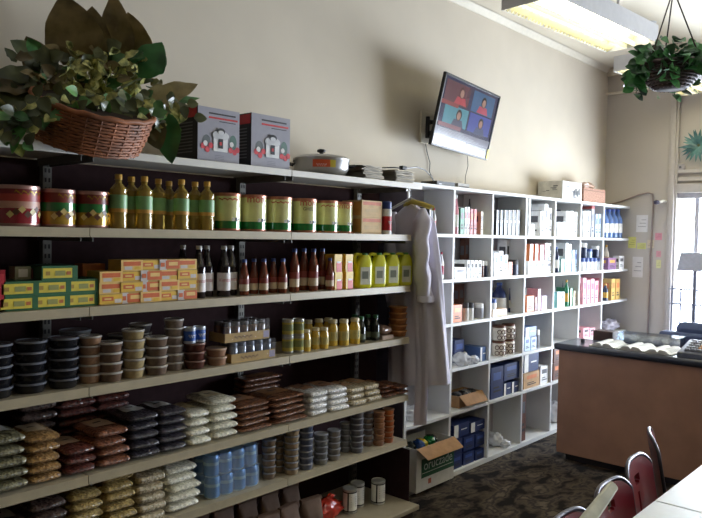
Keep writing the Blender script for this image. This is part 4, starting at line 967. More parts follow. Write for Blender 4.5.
# --- on top of the bookcase
def printed(w, d, h, body, seed):
    rnd = random.Random(seed); dec = []
    for fc in 'fl':
        for k in range(7):
            u, v = rnd.uniform(.06, .7), rnd.uniform(.12, .8); dec.append((fc, u, u + rnd.uniform(.1, .25), v, v + rnd.uniform(.03, .08), M((150, 150, 150), .6) if k % 3 else M((96, 98, 100), .6)))
    if seed == 1:
        for k in range(4): dec.append(('f', .55 + .09 * k, .61 + .09 * k, .2 + .1 * (k % 2), .55 + .12 * (k % 2), M((80, 84, 90), .6)))
    return dec
xa, xb = wx(563, 199, 2.41), wx(582, 201, 2.41); hz = wz(563, 180.5, 2.41) - RZ[0]
o = m_box('paper_carton', 'carton', xb - xa, .205, hz, M((214, 212, 206), .6), printed(1, 1, 1, None, 1))(); o.location = ((xa + xb) / 2, 2.415, RZ[0] + .0006); o['label'] = 'white carton with grey print standing on the bookcase top'
xa, xb = xb + .05, xb + .48; hz2 = .115
o = m_box('lidded_basket', 'basket', xb - xa, .19, hz2, M((150, 112, 92), .8, var=.3, scale=90.), [('l', .05, .95, .85, .9, M((110, 80, 64), .8)), ('f', .02, .98, .8, .86, M((110, 80, 64), .8))])(); o.location = ((xa + xb) / 2, 2.42, RZ[0] + .0006); o['label'] = 'brown woven box beside the white carton on the bookcase top'
o = poly(77, .12, .06, .028, col=(190, 160, 140), al=1.)(); o.location = ((xa + xb) / 2, 2.51, RZ[0] + hz2 + .003); o['label'] = 'crumpled beige paper lying on the brown woven box'; o['category'] = 'paper'; o.name = 'crumpled_paper'
sb_ = MB().box(0, .19, 0, .12, 0, .028, BLACK); sb_.box(.02, .05, -.001, 0, .008, .014, STEEL); o = sb_.build('set_top_box', bevel=.003); o.location = (wx(437, 182, 2.44), 2.44, RZ[0] + .0006); tag(o, 'flat black set-top box on the bookcase below the television', 'electronics')
sb_ = MB().box(0, .13, 0, .09, 0, .032, M((160, 156, 150), .5)); sb_.box(.01, .12, -.001, 0, .010, .014, INK); o = sb_.build('adapter_box', bevel=.003); o.location = (wx(458, 186, 2.46), 2.46, RZ[0] + .0006); tag(o, 'small grey box with a wire beside the black set-top box', 'electronics')
# ------------------------------------------------------------------ plants
def leafm(a, b, sc=14., rough=.42): return M(a, rough, c2=b, scale=sc, coat=.15)
def leaf(b, base, tip, width, m, up=(0, 0, 1), droop=.25, fold=.25, n=8, wav=.0, face=None):
    base, tip = Vector(base), Vector(tip); ax = tip - base; L = ax.length; t = ax.normalized()
    side = t.cross(Vector(face) if face else Vector(up)); 
    if side.length < .05: side = t.cross(Vector((1, .3, 0)))
    side.normalize(); nrm = side.cross(t).normalized()
    def f(u, v):
        w = width * .5 * (math.sin(PI * min(1, v ** .72)) ** .8 if 0 < v < 1 else 0.0)
        s = u * 2 - 1
        return base + t * (L * v) + side * (w * s) + nrm * (abs(s) * w * fold + droop * L * (v * (1 - v)) + wav * math.sin(v * 17 + s * 4) * w * .3 * abs(s))
    b.grid(f, 4, n, m)
def wicker(o, r0, r1, h, ecc, wm, rings=13, st=26, z0=0., tilt=0., piv=0.):
    b = MB()
    def rad(v): return r0 + (r1 - r0) * math.sin(v * PI * .5) ** .8
    b.lathe([(rad(v) * .93, h * v) for v in [0, .2, .4, .6, .8, 1.]], M((40, 24, 16), .8), 32, cap=True)
    for i in range(rings):
        v = (i + .5) / rings; pts = []
        for k in range(st * 2 + 1):
            a = PI * k / st; r = rad(v) * (.985 + (.028 if (k + i) % 2 else -.012)); pts.append((r * math.cos(a), r * math.sin(a), h * v))
        b.tube(pts, h / rings * .46, wm, 5, caps=False)
    for k in range(st):
        a = 2 * PI * (k + .5) / st; b.tube([(rad(v) * 1.0 * math.cos(a), rad(v) * 1.0 * math.sin(a), h * v) for v in (0, .25, .5, .75, 1.02)], .0035, wm, 5)
    ca, sa = math.cos(tilt), math.sin(tilt)
    tl = lambda x, y, z: (x, piv + (y - piv) * ca - z * sa, (y - piv) * sa + z * ca)
    b.v = [tl(x * ecc[0], y * ecc[1], z + z0) for x, y, z in b.v]
    k = b.build('wicker_basket', o, smooth=60)
    rim = MB(); pts = []
    for q in range(49):
        a = 2 * PI * q / 48; pts.append(((r1 + .004) * math.cos(a) * ecc[0], (r1 + .004) * math.sin(a) * ecc[1], h + z0 + .003 * math.sin(q * 2.)))
    rim.tube([tl(*q) for q in pts], .009, wm, 7, caps=False); rim.build('basket_rim', k, smooth=60)
WK = M((150, 92, 58), .6, var=.35, scale=18.)
bx_, by_ = fx(85, 'top', 2.26), 2.25
pl = thing('basket_plant', 'large artificial foliage plant in a brown wicker basket on the top board', 'plant', (bx_, by_, TOP))
hb = .135
wicker(pl, .152, .172, hb, (1.14, .9), WK, 13, 26, .0, .42, -.03)
def loc(px, py, Y): return wp(px, py, Y) - Vector((bx_, by_, TOP))
LB = leafm((92, 80, 46), (150, 132, 86), 11.); LG = leafm((60, 105, 60), (105, 159, 84), 12.); LV = leafm((109, 119, 62), (218, 213, 135), 45.); LD = leafm((58, 66, 46), (104, 110, 66), 10.); LG2 = leafm((39, 92, 47), (61, 131, 67), 12.)
root0 = Vector((0, 0, hb * .9)); FC = (-.7, -.7, .25)
big = MB(); big2 = MB(); cen = MB()
# the named large leaves: stem end, tip, width
for px0, py0, px1, py1, w, m, Y in ((84, 66, 62, -6, .20, LB, 2.40), (96, 62, 92, 6, .13, LB, 2.44), (122, 70, 113, -8, .125, LB, 2.42), (136, 66, 128, 12, .15, LB, 2.40), (134, 66, 146, 34, .09, LB, 2.44),
                              (58, 74, 10, 40, .10, LD, 2.34), (48, 76, 26, 36, .11, LB, 2.38), (40, 78, -10, 74, .07, LD, 2.30), (36, 92, -14, 104, .12, LD, 2.32), (30, 84, -16, 88, .10, LB, 2.34),
                              (140, 78, 162, 42, .13, LG2, 2.30), (146, 76, 166, 56, .09, LG2, 2.32), (140, 108, 198, 84, .10, LB, 2.30), (146, 112, 190, 106, .07, LD, 2.28), (146, 108, 200, 98, .05, LG, 2.33),
                              (164, 112, 172, 164, .10, LG2, 2.16), (150, 118, 160, 150, .09, LD, 2.17), (30, 110, 6, 146, .06, LG, 2.15), (24, 112, 12, 154, .05, LG, 2.16), (18, 108, -2, 140, .07, LD, 2.16)):
    leaf(big, loc(px0, py0, Y + .02), loc(px1, py1, Y), w, m, droop=.10, fold=.22, face=FC, n=12, wav=.5)
    big.tube([root0 + Vector((random.uniform(-.05, .05), random.uniform(-.04, .04), 0)), (root0 + loc(px0, py0, Y + .02)) / 2 + Vector((0, 0, .01)), loc(px0, py0, Y + .02)], .0035, LD, 5)
big.build('broad_leaf', pl, smooth=70)
rnd = random.Random(3)
for k in range(300):
    px, py = rnd.gauss(92, 36), rnd.gauss(84, 17)
    if not (8 < px < 158 and 44 < py < 122): continue
    Y = rnd.uniform(2.28, 2.44); c = loc(px, py, Y); a = rnd.uniform(0, 2 * PI)
    d = Vector((math.cos(a), math.sin(a) * .5 - .35, rnd.uniform(-.3, .7))).normalized() * rnd.uniform(.035, .065)
    inner = 60 < px < 150
    m = LV if inner and rnd.random() < .62 else rnd.choice([LD, LG, LB, LD])
    leaf(cen, c, c + d, rnd.uniform(.034, .058), m, face=(-.6 + rnd.uniform(-.5, .5), -.7, .4 + rnd.uniform(-.4, .4)), droop=.2, n=6, wav=.6)
cen.build('variegated_foliage', pl, smooth=70)
lo_ = MB()
for k in range(150):
    side = rnd.random(); px = rnd.gauss(20, 10) if side < .3 else rnd.gauss(160, 14) if side < .55 else rnd.uniform(34, 142); py = rnd.uniform(100, 146) if side < .3 else rnd.uniform(95, 135) if side < .55 else rnd.uniform(92, 120)
    Y = rnd.uniform(2.12, 2.19); c = loc(px, py, Y); a = rnd.uniform(0, 2 * PI); d = Vector((math.cos(a), -.3, math.sin(a) * .7 - .3)).normalized() * rnd.uniform(.03, .055)
    leaf(lo_, c, c + d, rnd.uniform(.028, .046), rnd.choice([LG, LD, LV, LD, LD]), face=(-.6, -.8, .2), droop=.15, n=6)
lo_.build('trailing_foliage', pl, smooth=70)
fb = MB(); BUD = M((176, 158, 136), .5, var=.12)
for px, py in ((117, 99), (126, 101), (121, 95), (176, 112), (112, 104)):
    c = loc(px, py, 2.24); fb.lathe([(.002, -.014), (.011, -.006), (.013, .003), (.007, .013), (.001, .018)], BUD, 12, c.x, c.y, c.z)
fb.build('flower_bud', pl, smooth=70)
# hanging basket
HX, HY, HZ = 3.18, 1.065, .755 + EYE
D_ = ray(671, 66); D_ = D_ * (3.15 / (D_.dot(CF))); HX, HY, HZ = D_.x, D_.y, D_.z + EYE
hp = thing('hanging_plant', 'leafy green plant in a round brown basket hanging from the ceiling', 'hanging plant', (HX, HY, HZ))
WK2 = M((92, 72, 74), .6, var=.3, scale=20.)
wicker(hp, .062, .128, .105, (1, 1), WK2, 9, 22, -.105)
hf = MB(); up3 = [leafm((44, 96, 52), (84, 146, 80), 16.), leafm((36, 70, 46), (64, 108, 66), 14.), leafm((56, 124, 68), (104, 172, 104), 20.)]
for k in range(340):
    a = rnd.uniform(0, 2 * PI); r = .17 * math.sqrt(rnd.random()); z = rnd.uniform(-.02, .11) * (1 - (r / .2) ** 2) + (rnd.uniform(-.10, .0) if r > .12 else 0)
    c = Vector((r * math.cos(a), r * math.sin(a), z)); d = Vector((math.cos(a) + rnd.uniform(-.7, .7), math.sin(a) + rnd.uniform(-.7, .7), rnd.uniform(-.5, .6))).normalized() * rnd.uniform(.035, .06)
    leaf(hf, c, c + d, rnd.uniform(.034, .056), rnd.choice(up3), droop=.2, n=6, face=(-.74 + rnd.uniform(-.6, .6), -.6 + rnd.uniform(-.6, .6), .4))
for a0 in (.2, 1.4, 2.6, 3.5, 4.4, 5.5):
    pts = [Vector((math.cos(a0) * q, math.sin(a0) * q, z)) for q, z in ((.06, .02), (.13, .02), (.16, -.04), (.165, -.10))]
    hf.tube(pts, .002, up3[1], 5)
    for q in (2, 3):
        for s_ in (-1, 1): leaf(hf, pts[q], pts[q] + Vector((s_ * .035, -.02, -.03)), .034, rnd.choice(up3), n=6, face=(-.74, -.6, .3))
hf.build('foliage', hp, smooth=70)
hw = MB(); top = Vector((.0, 0, HC - HZ))
for a in (.6, 2.7, 4.8): hw.tube([Vector((.126 * math.cos(a), .126 * math.sin(a), 0)), (Vector((0, 0, .34)))], .0032, M((56, 40, 34), .6), 6)
hw.tube([(0, 0, .335), top], .004, M((56, 40, 34), .6), 6); hw.build('hanger_cord', hp)

# ------------------------------------------------------------------ coat on a hanger at the end of the gondola
LAV = M((222, 218, 234), .85, var=.04, scale=8., bump=.15, bscale=40.)
ct = thing('coat', 'long pale lavender coat on a hanger at the end of the gondola shelves', 'coat', (3.035, 2.25, 0))
cb_ = MB()
def coatf(u, v):                              # u round the body, v from collar to hem; y is the width, x the thickness
    a = 2 * PI * u; c, s = math.cos(a), math.sin(a); z = 1.675 - .985 * v
    hw_ = .030 + .118 * min(1, v / .075) ** .55 + .052 * v; yc = .068 - .075 * v; th = .018 + .028 * min(1, v / .2) + .012 * v
    drop = -.045 * min(1, abs(c)) ** 1.6 * (1 - min(1, v * 3)) 
    rip = .011 * math.sin(a * 9 + 2 * v) * min(1, v * 1.6) + .008 * math.sin(a * 5 - 5 * v + 1) * min(1, v * 2)
    hem = -.03 * c * v
    return (s * (th + rip), c * (hw_ + rip * .6) + yc, z + drop + hem)
cb_.grid(coatf, 72, 44, LAV, wrap=True); cb_.build('coat_body', ct, smooth=80)
def sleeve(y0, y1, zt, zb, r0, r1, xo, ph):
    b = MB()
    def f(u, v):
        a = 2 * PI * u; r = r0 + (r1 - r0) * v + .006 * math.sin(v * 22 + a * 2 + ph) * min(1, 4 * v) + .004 * math.sin(a * 4 + v * 5)
        cy_ = y0 + (y1 - y0) * v ** .9; k = min(1, v * 6 + .25)
        return (xo - .03 * math.sin(v * PI) + r * .8 * k * math.cos(a), cy_ + r * k * math.sin(a), zt + (zb - zt) * v)
    b.grid(f, 24, 30, LAV, wrap=True)
    sl = b.build('sleeve', ct, smooth=80)
    cf = MB(); cf.lathe([(r1 * .95, -.03), (r1 * 1.05, -.028), (r1 * 1.07, .0), (r1 * 1.0, .004)], LAV, 22, xo, y1, zb + .02, cap=False); cf.build('cuff', sl, smooth=60)
sleeve(-.045, -.072, 1.635, 1.15, .047, .044, -.045, 0); sleeve(.185, .17, 1.62, 1.10, .042, .04, .0, 2)
pk = MB()
def plac(u, v): return (-.062 - .012 * math.sin(v * 7) - .004 * math.sin(u * 9), -.075 + .08 * u - .035 * v, 1.60 - 1.10 * v - .02 * u)
pk.grid(plac, 10, 30, LAV); pk.grid(lambda u, v: (plac(1 - u, v)[0] + .006, plac(1 - u, v)[1], plac(1 - u, v)[2]), 10, 30, LAV); pk.build('front_panel', ct, smooth=80)
co = MB(); co.tube([(.015, -.07, 1.635), (-.02, -.03, 1.655), (-.035, .04, 1.672), (0, .11, 1.655)], .017, M((176, 156, 70), .8), 8, flat=.6); co.build('collar_lining', ct, smooth=60)
hg = MB(); hg.tube([(0, -.07, 1.63), (0, .0, 1.66), (0, .075, 1.69), (0, .15, 1.66), (0, .22, 1.63)], .008, M((206, 204, 200), .4), 8)
hg.tube([(0, .075, 1.69), (0, .075, 1.715), (-.008, .075, 1.735), (-.028, .075, 1.740), (-.040, .075, 1.728)], .0028, CHROME, 8); hg.build('hanger', ct, smooth=60)

# ------------------------------------------------------------------ television
tv = thing('television', 'flat black television tilted down on a wall bracket, showing four people', 'television', (3.756, 2.442, .748 + EYE))
Rm = Matrix.Rotation(.074, 4, 'Z') @ Matrix.Rotation(.203, 4, 'X') @ Matrix.Rotation(.035, 4, 'Y'); tv.rotation_euler = Rm.to_euler()
W, H = .72, .43; fr = MB(); bz = .014
fr.box(-W / 2, W / 2, .0, .016, -H / 2, H / 2, BLACK); fr.box(-W / 2 + .12, W / 2 - .06, .016, .045, -H / 2 + .05, H / 2 - .09, BLACK)
for q in ((-W / 2, -W / 2 + bz, -H / 2, H / 2), (W / 2 - bz, W / 2, -H / 2, H / 2)): fr.box(q[0], q[1], -.006, 0, q[2], q[3], BLACK)
fr.box(-W / 2 + bz, W / 2 - bz, -.006, 0, H / 2 - bz, H / 2, BLACK); fr.box(-W / 2 + bz, W / 2 - bz, -.006, 0, -H / 2, -H / 2 + bz, BLACK)
fr.build('tv_frame', tv, bevel=.002)
sm = lambda c, e=.32: M(tuple(int(.80 * (.62 * q + .38 * (70 + .15 * sum(c)))) for q in c), .15, emit=e, coat=.5, var=.05, scale=9.)  # washes each colour towards grey; the screen's haze is mixed in
sc_ = MB(); w2, h2 = W / 2 - bz, H / 2 - bz; S = lambda u, v, k: (-w2 + 2 * w2 * u, -.0005 - .0003 * k, -h2 + 2 * h2 * v)
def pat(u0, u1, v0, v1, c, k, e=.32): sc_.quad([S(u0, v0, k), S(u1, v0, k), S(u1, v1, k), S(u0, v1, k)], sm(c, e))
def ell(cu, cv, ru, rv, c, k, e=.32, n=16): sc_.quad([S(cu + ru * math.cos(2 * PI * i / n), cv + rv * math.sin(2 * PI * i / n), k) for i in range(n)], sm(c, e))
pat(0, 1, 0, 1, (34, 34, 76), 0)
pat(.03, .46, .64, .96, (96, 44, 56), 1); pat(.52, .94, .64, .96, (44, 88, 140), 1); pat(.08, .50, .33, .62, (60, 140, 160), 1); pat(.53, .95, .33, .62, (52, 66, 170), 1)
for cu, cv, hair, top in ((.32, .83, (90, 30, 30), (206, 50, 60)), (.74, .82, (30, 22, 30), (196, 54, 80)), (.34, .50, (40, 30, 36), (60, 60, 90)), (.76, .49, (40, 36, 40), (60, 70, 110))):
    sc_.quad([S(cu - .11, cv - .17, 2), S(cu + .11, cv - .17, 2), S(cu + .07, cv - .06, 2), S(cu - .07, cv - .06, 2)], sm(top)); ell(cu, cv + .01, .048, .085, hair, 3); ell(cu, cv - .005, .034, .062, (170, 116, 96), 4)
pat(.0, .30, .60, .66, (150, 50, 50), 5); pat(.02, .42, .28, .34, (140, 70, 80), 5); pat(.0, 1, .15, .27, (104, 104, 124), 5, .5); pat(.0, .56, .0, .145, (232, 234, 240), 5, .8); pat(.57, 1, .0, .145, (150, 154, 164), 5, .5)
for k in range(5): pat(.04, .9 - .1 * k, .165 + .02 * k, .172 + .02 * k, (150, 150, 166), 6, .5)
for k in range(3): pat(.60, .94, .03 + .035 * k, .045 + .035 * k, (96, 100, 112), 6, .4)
sc_.build('screen', tv, smooth=0)
hs = MB(); hs.box(W / 2 - .02, W / 2 + .004, -.008, -.0065, -H / 2 + .01, -H / 2 + .075, M((214, 196, 90), .5)); hs.build('sticker', tv)
br = MB(); Bk = M((28, 26, 28), .5)
br.box(-.17, -.02, .045, .06, -.06, .06, Bk); br.build('bracket_plate', tv)
inv = Rm.inverted(); L3 = lambda x, y, z: inv @ (Vector((x, y, z)) - Vector((3.756, 2.442, .748 + EYE)))
ar = MB(); wa = wpx(0, 0, 3).copy(); Z_ = .70 + EYE
ar.tube([L3(3.60, 2.62, Z_ + .02), L3(3.50, 2.56, Z_ + .01), L3(3.62, 2.52, Z_ + .01)], .014, Bk, 8); ar.tube([L3(3.60, 2.62, Z_ - .05), L3(3.50, 2.56, Z_ - .06), L3(3.62, 2.53, Z_ - .05)], .014, Bk, 8)
ar.tube([L3(3.50, 2.56, Z_ + .04), L3(3.50, 2.56, Z_ - .09)], .013, Bk, 10); ar.build('bracket_arm', tv)
wp_ = MB(); pts = [L3(3.52 + dx, 2.637, Z_ + dz) for dx, dz in ((0, -.11), (.15, -.11), (.15, .09), (0, .09))]; pf = [L3(3.52 + dx, 2.622, Z_ + dz) for dx, dz in ((0, -.11), (.15, -.11), (.15, .09), (0, .09))]
wp_.quad(pf, trimw)
for i in range(4): wp_.quad([pf[i], pts[i], pts[(i + 1) % 4], pf[(i + 1) % 4]], trimw)
wp_.build('wall_plate', tv, smooth=0)
c1 = MB(); c1.tube([wp(x, y, 2.63) for x, y in ((428, 128), (425, 140), (427, 152), (430, 163), (429.5, 172), (433, 179))], .0028, BLACK, 6); tag(c1.build('television_cable'), 'thin black cable hanging down the wall from the television bracket', 'cable')
c2 = MB(); c2.tube([wp(x, y, 2.60) for x, y in ((467.5, 156), (468, 166), (465.5, 176), (465, 184.6))], .0022, BLACK, 6); tag(c2.build('aerial_cable'), 'thin dark cable from the television edge to the small grey box', 'cable')

# ------------------------------------------------------------------ end wall
nts = [((212, 208, 120), 628, 237, 636, 248, 'yellow note high on the end wall, closest to the bookcase'), ((204, 204, 130), 637, 243, 646, 249, 'pale yellow note in the middle of the row of notes'), ((208, 196, 170), 647, 240, 654, 248, 'cream note beside the wall cable'), ((206, 140, 150), 655, 233, 662, 240, 'upper pink note between cable and window'),
       ((204, 150, 156), 656, 251, 661, 257, 'lower pink note between cable and window'), ((206, 206, 150), 656, 260, 661, 268, 'small yellow note below the lower pink note'), ((210, 206, 204), 632, 257, 643, 277, 'white paper sheet under the yellow notes'), ((216, 214, 214), 636, 215, 648, 232, 'white paper sheet above the yellow notes')]
for c, a, b2, c_, d, lb in nts:
    p, q = wpx(a, d, XE - .004), wpx(c_, b2, XE - .004)
    nb_ = MB().box(XE - .0035, XE - .0005, q.y, p.y, p.z, q.z, M(c, .8, var=.03))
    for k in range(3): nb_.box(XE - .0042, XE - .0035, q.y + (p.y - q.y) * .15, q.y + (p.y - q.y) * (.85 - .15 * k), p.z + (q.z - p.z) * (.3 + .2 * k), p.z + (q.z - p.z) * (.34 + .2 * k), M(tuple(int(x * .75) for x in c), .8))
    tag(nb_.build('paper_note', smooth=0), lb, 'note', 'notes on the end wall')
wc_ = MB(); wc_.tube([wpx(x, y, XE - .012) for x, y in ((608, 205), (622, 201), (638, 195), (648, 192.6), (652.6, 194), (653.4, 205), (652, 230), (650.5, 255), (649.6, 290), (647, 340), (646, 352))], .007, M((150, 134, 128), .6), 7); tag(wc_.build('wall_cable', smooth=60), 'grey brown cable looping over the end wall beside the notes', 'cable')
p = wpx(664, 201, XE - .05)
cm_ = thing('wall_clip', 'small dark clamp fixed at the window corner with a white sleeve', 'clamp', (XE, p.y, p.z))
b = MB(); b.tube([(0, .0, 0), (-.05, .01, 0), (-.07, .03, -.01)], .012, WHITE, 8); b.build('arm', cm_, smooth=60); b = MB(); b.lathe([(.004, -.02), (.024, -.012), (.026, .012), (.006, .022)], M((70, 66, 84), .5), 14, -.07, .055, -.012); b.build('clamp_head', cm_, smooth=60)
p = wpx(681.5, 167.5, XE); rd = thing('wall_bell', 'small round grey bell on the panel above the window', 'bell', (XE, p.y, p.z))
b = MB(); b.lathe([(.036, 0), (.038, .01), (.030, .022), (.012, .028)], M((170, 164, 166), .4), 24); b.v = [(-z, x, y) for x, y, z in b.v]; b.build('bell_dome', rd, smooth=50)
b = MB(); b.lathe([(.010, .026), (.010, .036)], M((90, 90, 100), .4), 12); b.v = [(-z, x, y) for x, y, z in b.v]; b.build('button', rd)
p = wpx(698, 145, XE - .05); tp = thing('artificial_palm', 'teal artificial palm spray on the wall panel above the window', 'plant', (XE - .02, p.y, p.z))
b = MB(); TLm = leafm((40, 86, 92), (84, 132, 128), 14.)
for k in range(26):
    a = PI * 2 * k / 26 + rnd.uniform(-.1, .1); d = Vector((-rnd.uniform(.01, .06), math.cos(a), math.sin(a) * .9)).normalized() * rnd.uniform(.11, .17); leaf(b, (-.01, 0, 0), d + Vector((-.02, 0, 0)), .026, TLm, face=(-1, 0, .1), droop=.1, n=6)
b.build('fronds', tp, smooth=70); b = MB(); b.lathe([(.012, 0), (.014, .012), (.006, .02)], LD, 10); b.v = [(-z, x, y) for x, y, z in b.v]; b.build('hub', tp)
# ------------------------------------------------------------------ counter
CX, CY, CZ = 4.405, 2.10, .79
BRNW = M((166, 124, 102), .55, var=.10, scale=5.); CTOP = M((44, 48, 62), .28, coat=.3)
cn = thing('counter', 'brown front sales counter with dark rounded top before the bookcase corner', 'counter', (CX, CY, 0))
b = MB(); b.box(.0, .022, -2.3, 0, .055, CZ - .045, BRNW); b.build('front_panel', cn, bevel=.002)
b = MB(); b.box(.022, .32, -.022, 0, .055, CZ - .045, BRNW); b.build('side_panel', cn, bevel=.002)
b = MB(); b.box(.022, .32, -2.3, -2.278, .055, CZ - .045, BRNW); b.build('side_panel', cn, bevel=.002)
b = MB(); b.box(.022, .56, -2.278, -.022, .56, .585, BRNW); b.build('inner_shelf', cn)
b = MB(); b.box(.06, .31, -2.26, -.04, 0, .055, M((30, 30, 40), .6)); b.build('plinth', cn)
b = MB(); b.box(-.025, .34, -2.33, .03, CZ - .045, CZ, CTOP); b.build('counter_top', cn, bevel=.016)
zc = CZ + .0006
def openbook(w, d, t, seed):
    def f():
        o = thing('open_book', 'x', 'book')
        for s_ in (-1, 1):
            b = MB(); n = 8
            def g(u, v, s_=s_): return (s_ * w * u, (v - .5) * d, t * (math.sin(PI * min(1, u * 1.15)) ** .7 * .8 + .2) * (1 - .75 * u) + .003 + .002 * math.sin(u * 14 + seed))
            b.grid(g if s_ > 0 else (lambda u, v: g(1 - u, v)), n, 4, PAPER); bb = len(b.v)
            b.grid((lambda u, v: (s_ * w * (u if s_ < 0 else 1 - u), (v - .5) * d, .0005)), n, 4, PAPER)
            for vv in (0, 1): b.grid((lambda u, v: ((lambda p: (p[0], p[1], p[2] * v + .0005 * (1 - v)))(g(u, vv)))), n, 1, M((186, 182, 176), .8))
            q = b.build('page_block', o, smooth=60)
            l = MB()
            for k in range(6): l.grid(lambda u, v: (lambda p: (p[0], p[1], p[2] + .0012))(g(.15 + .65 * u, .12 + .12 * k + .03 * v)), 4, 1, M((140, 138, 140), .8))
            l.build('printed_lines', q, smooth=0)
        return o
    return f
def onc(px, py, z=CZ): d = ray(px, py); d = d * ((z - EYE) / d.z); return d.x, d.y
for k, (px, py, rz, lb) in enumerate(((602, 347, 1.62, 'open white book on the counter end closest to the bookcase'), (630, 351, 1.57, 'open white book in the middle of the counter books'), (658, 354, 1.55, 'open white book beside the dark cash register'))):
    x, y = onc(px, py); put('openbook', openbook(.085, .25, .034, k), (4.555, y, zc), lb, rz, 'open books on the counter')
x, y = onc(578, 343); mt = MB()
for k in range(2): mt.lathe([(.012, 0), (.013, .02), (.008, .026)], M((120, 120, 130), .3), 12, k * .0, 0, 0)
tag(mt.build('small_bottle_stopper', loc=(4.55, 2.0, zc)), 'tiny grey pot on the counter corner near the bookcase', 'pot')
# cash register / till keypad
x, y = onc(700, 360); till = thing('cash_register', 'dark low cash register with a slanted key panel on the counter', 'cash register', (4.40, y - .04, zc), 0)
GRYD = M((66, 70, 86), .4); b = MB(); hw_ = .17
pr = [(0, 0), (.30, 0), (.30, .075), (.24, .085), (.01, .030)]
for s_ in (0,):
    bb = len(b.v); b.v += [(p[0], -hw_, p[1]) for p in pr] + [(p[0], hw_, p[1]) for p in pr]; n = len(pr)
    b.face([bb + i for i in range(n)], GRYD); b.face([bb + n + i for i in reversed(range(n))], GRYD)
    for i in range(n): b.face([bb + i, bb + n + i, bb + n + (i + 1) % n, bb + (i + 1) % n], GRYD)
b.build('register_body', till, bevel=.004)
k_ = MB(); 
for i in range(5):
    for j in range(9):
        u = .16 + .16 * i; xk = .01 + .23 * u; zk = .030 + .055 * u + .001; yk = hw_ - .03 - j * .034
        k_.box(xk, xk + .024, yk - .026, yk, zk + .002, zk + .014, M((206, 150, 96), .4) if (j in (2, 3, 4) and i in (1, 2, 3)) else M((150, 152, 160), .4))
k_.build('keypad', till, bevel=.001)
# clear display tray on the counter's far side
b = MB(); fm = film((226, 232, 238), .35, .08); tr = thing('acrylic_tray', 'clear plastic display tray standing behind the open books', 'tray', (4.86, 1.66, .5856), .1)
w, d, h = .16, .40, .262
b.box(-w / 2, w / 2, -d / 2, d / 2, 0, .006, M((90, 84, 84), .4)); b.build('tray_base', tr)
b = MB()
for q in ((-w / 2, -w / 2 + .004, -d / 2, d / 2), (w / 2 - .004, w / 2, -d / 2, d / 2), (-w / 2 + .004, w / 2 - .004, -d / 2, -d / 2 + .004), (-w / 2 + .004, w / 2 - .004, d / 2 - .004, d / 2)): b.box(*q, .006, h, fm)
b.box(-w / 2, w / 2, -d / 2, d / 2, h, h + .004, fm); b.build('clear_cover', tr)
b = MB().box(-.05, .05, -.07, .07, 0, .26, M((70, 52, 48), .6)); tag(b.build('dark_box', loc=(4.86, 1.97, .5856), bevel=.003), 'small dark brown box on the counter by the corner of the bookcase', 'box')
# blue armchair behind the counter
BLU = M((70, 84, 122), .6, var=.06, scale=10.); ch = thing('office_chair', 'large blue padded armchair behind the counter in front of the window', 'chair', (5.45, 1.15, 0))
def pad(x0, x1, y0, y1, z0, z1, nm, r=.03, par=None): return MB().box(x0, x1, y0, y1, z0, z1, BLU).build(nm, par or ch, bevel=r)
pad(-.28, .28, -.30, .45, .36, .48, 'seat', .04); pad(-.30, -.18, -.35, .56, .42, .845, 'backrest', .02); pad(-.24, -.13, -.32, .47, .80, .915, 'head_cushion', .045)
pad(-.18, .26, .46, .55, .48, .64, 'arm'); pad(-.18, .26, -.35, -.27, .48, .64, 'arm')
b = MB(); b.tube([(0, .06, .04), (0, .06, .36)], .03, BLACK, 12); b.build('pedestal', ch)
for k in range(5):
    a = 2 * PI * k / 5; b = MB(); b.tube([(0, .06, .07), (.26 * math.cos(a), .06 + .26 * math.sin(a), .035)], [.022, .014], BLACK, 8); b.lathe([(.01, 0), (.02, .006), (.02, .03), (.01, .036)], BLACK, 10, .27 * math.cos(a), .06 + .27 * math.sin(a), 0); b.build('leg', ch)
# floor lamp and wire rack at the window
p = wpx(693, 262, 5.95); lp = thing('floor_lamp', 'floor lamp with a square grey shade standing against the bright window', 'lamp', (5.95, p.y - .02, 0))
SHD = M((176, 178, 190), .7, var=.06, scale=40.); zb, zt_ = wpx(690, 270.5, 5.95).z, wpx(690, 252.5, 5.95).z
b = MB(); b.lathe([(.15, 0), (.15, .02), (.03, .035)], M((80, 80, 90), .4), 24); b.build('base', lp); b = MB(); b.tube([(0, 0, .03), (0, 0, zt_)], .012, M((96, 96, 106), .4), 10); b.build('pole', lp)
b = MB()
for i in range(4):
    a, c = PI / 2 * i + PI / 4, PI / 2 * (i + 1) + PI / 4
    b.quad([(.155 * math.cos(a), .155 * math.sin(a), zb), (.155 * math.cos(c), .155 * math.sin(c), zb), (.125 * math.cos(c), .125 * math.sin(c), zt_), (.125 * math.cos(a), .125 * math.sin(a), zt_)], SHD)
sh = b.build('lamp_shade', lp, smooth=0); sd = sh.modifiers.new('s', 'SOLIDIFY'); sd.thickness = .004
p = wpx(687, 288, 6.1); rk = thing('wire_rack', 'low grey display rack standing before the window', 'rack', (6.1, p.y - .35, 0))
for zz in (p.z, p.z - .12, .5):
    b = MB(); b.box(-.12, .12, -.5, .45, zz - .012, zz, M((140, 142, 154), .4)); b.build('rack_shelf', rk)
for yy in (-.48, .43):
    for xx in (-.11, .11): b = MB(); b.tube([(xx, yy, 0), (xx, yy, p.z + .02)], .009, M((120, 122, 134), .4), 8); b.build('post', rk)

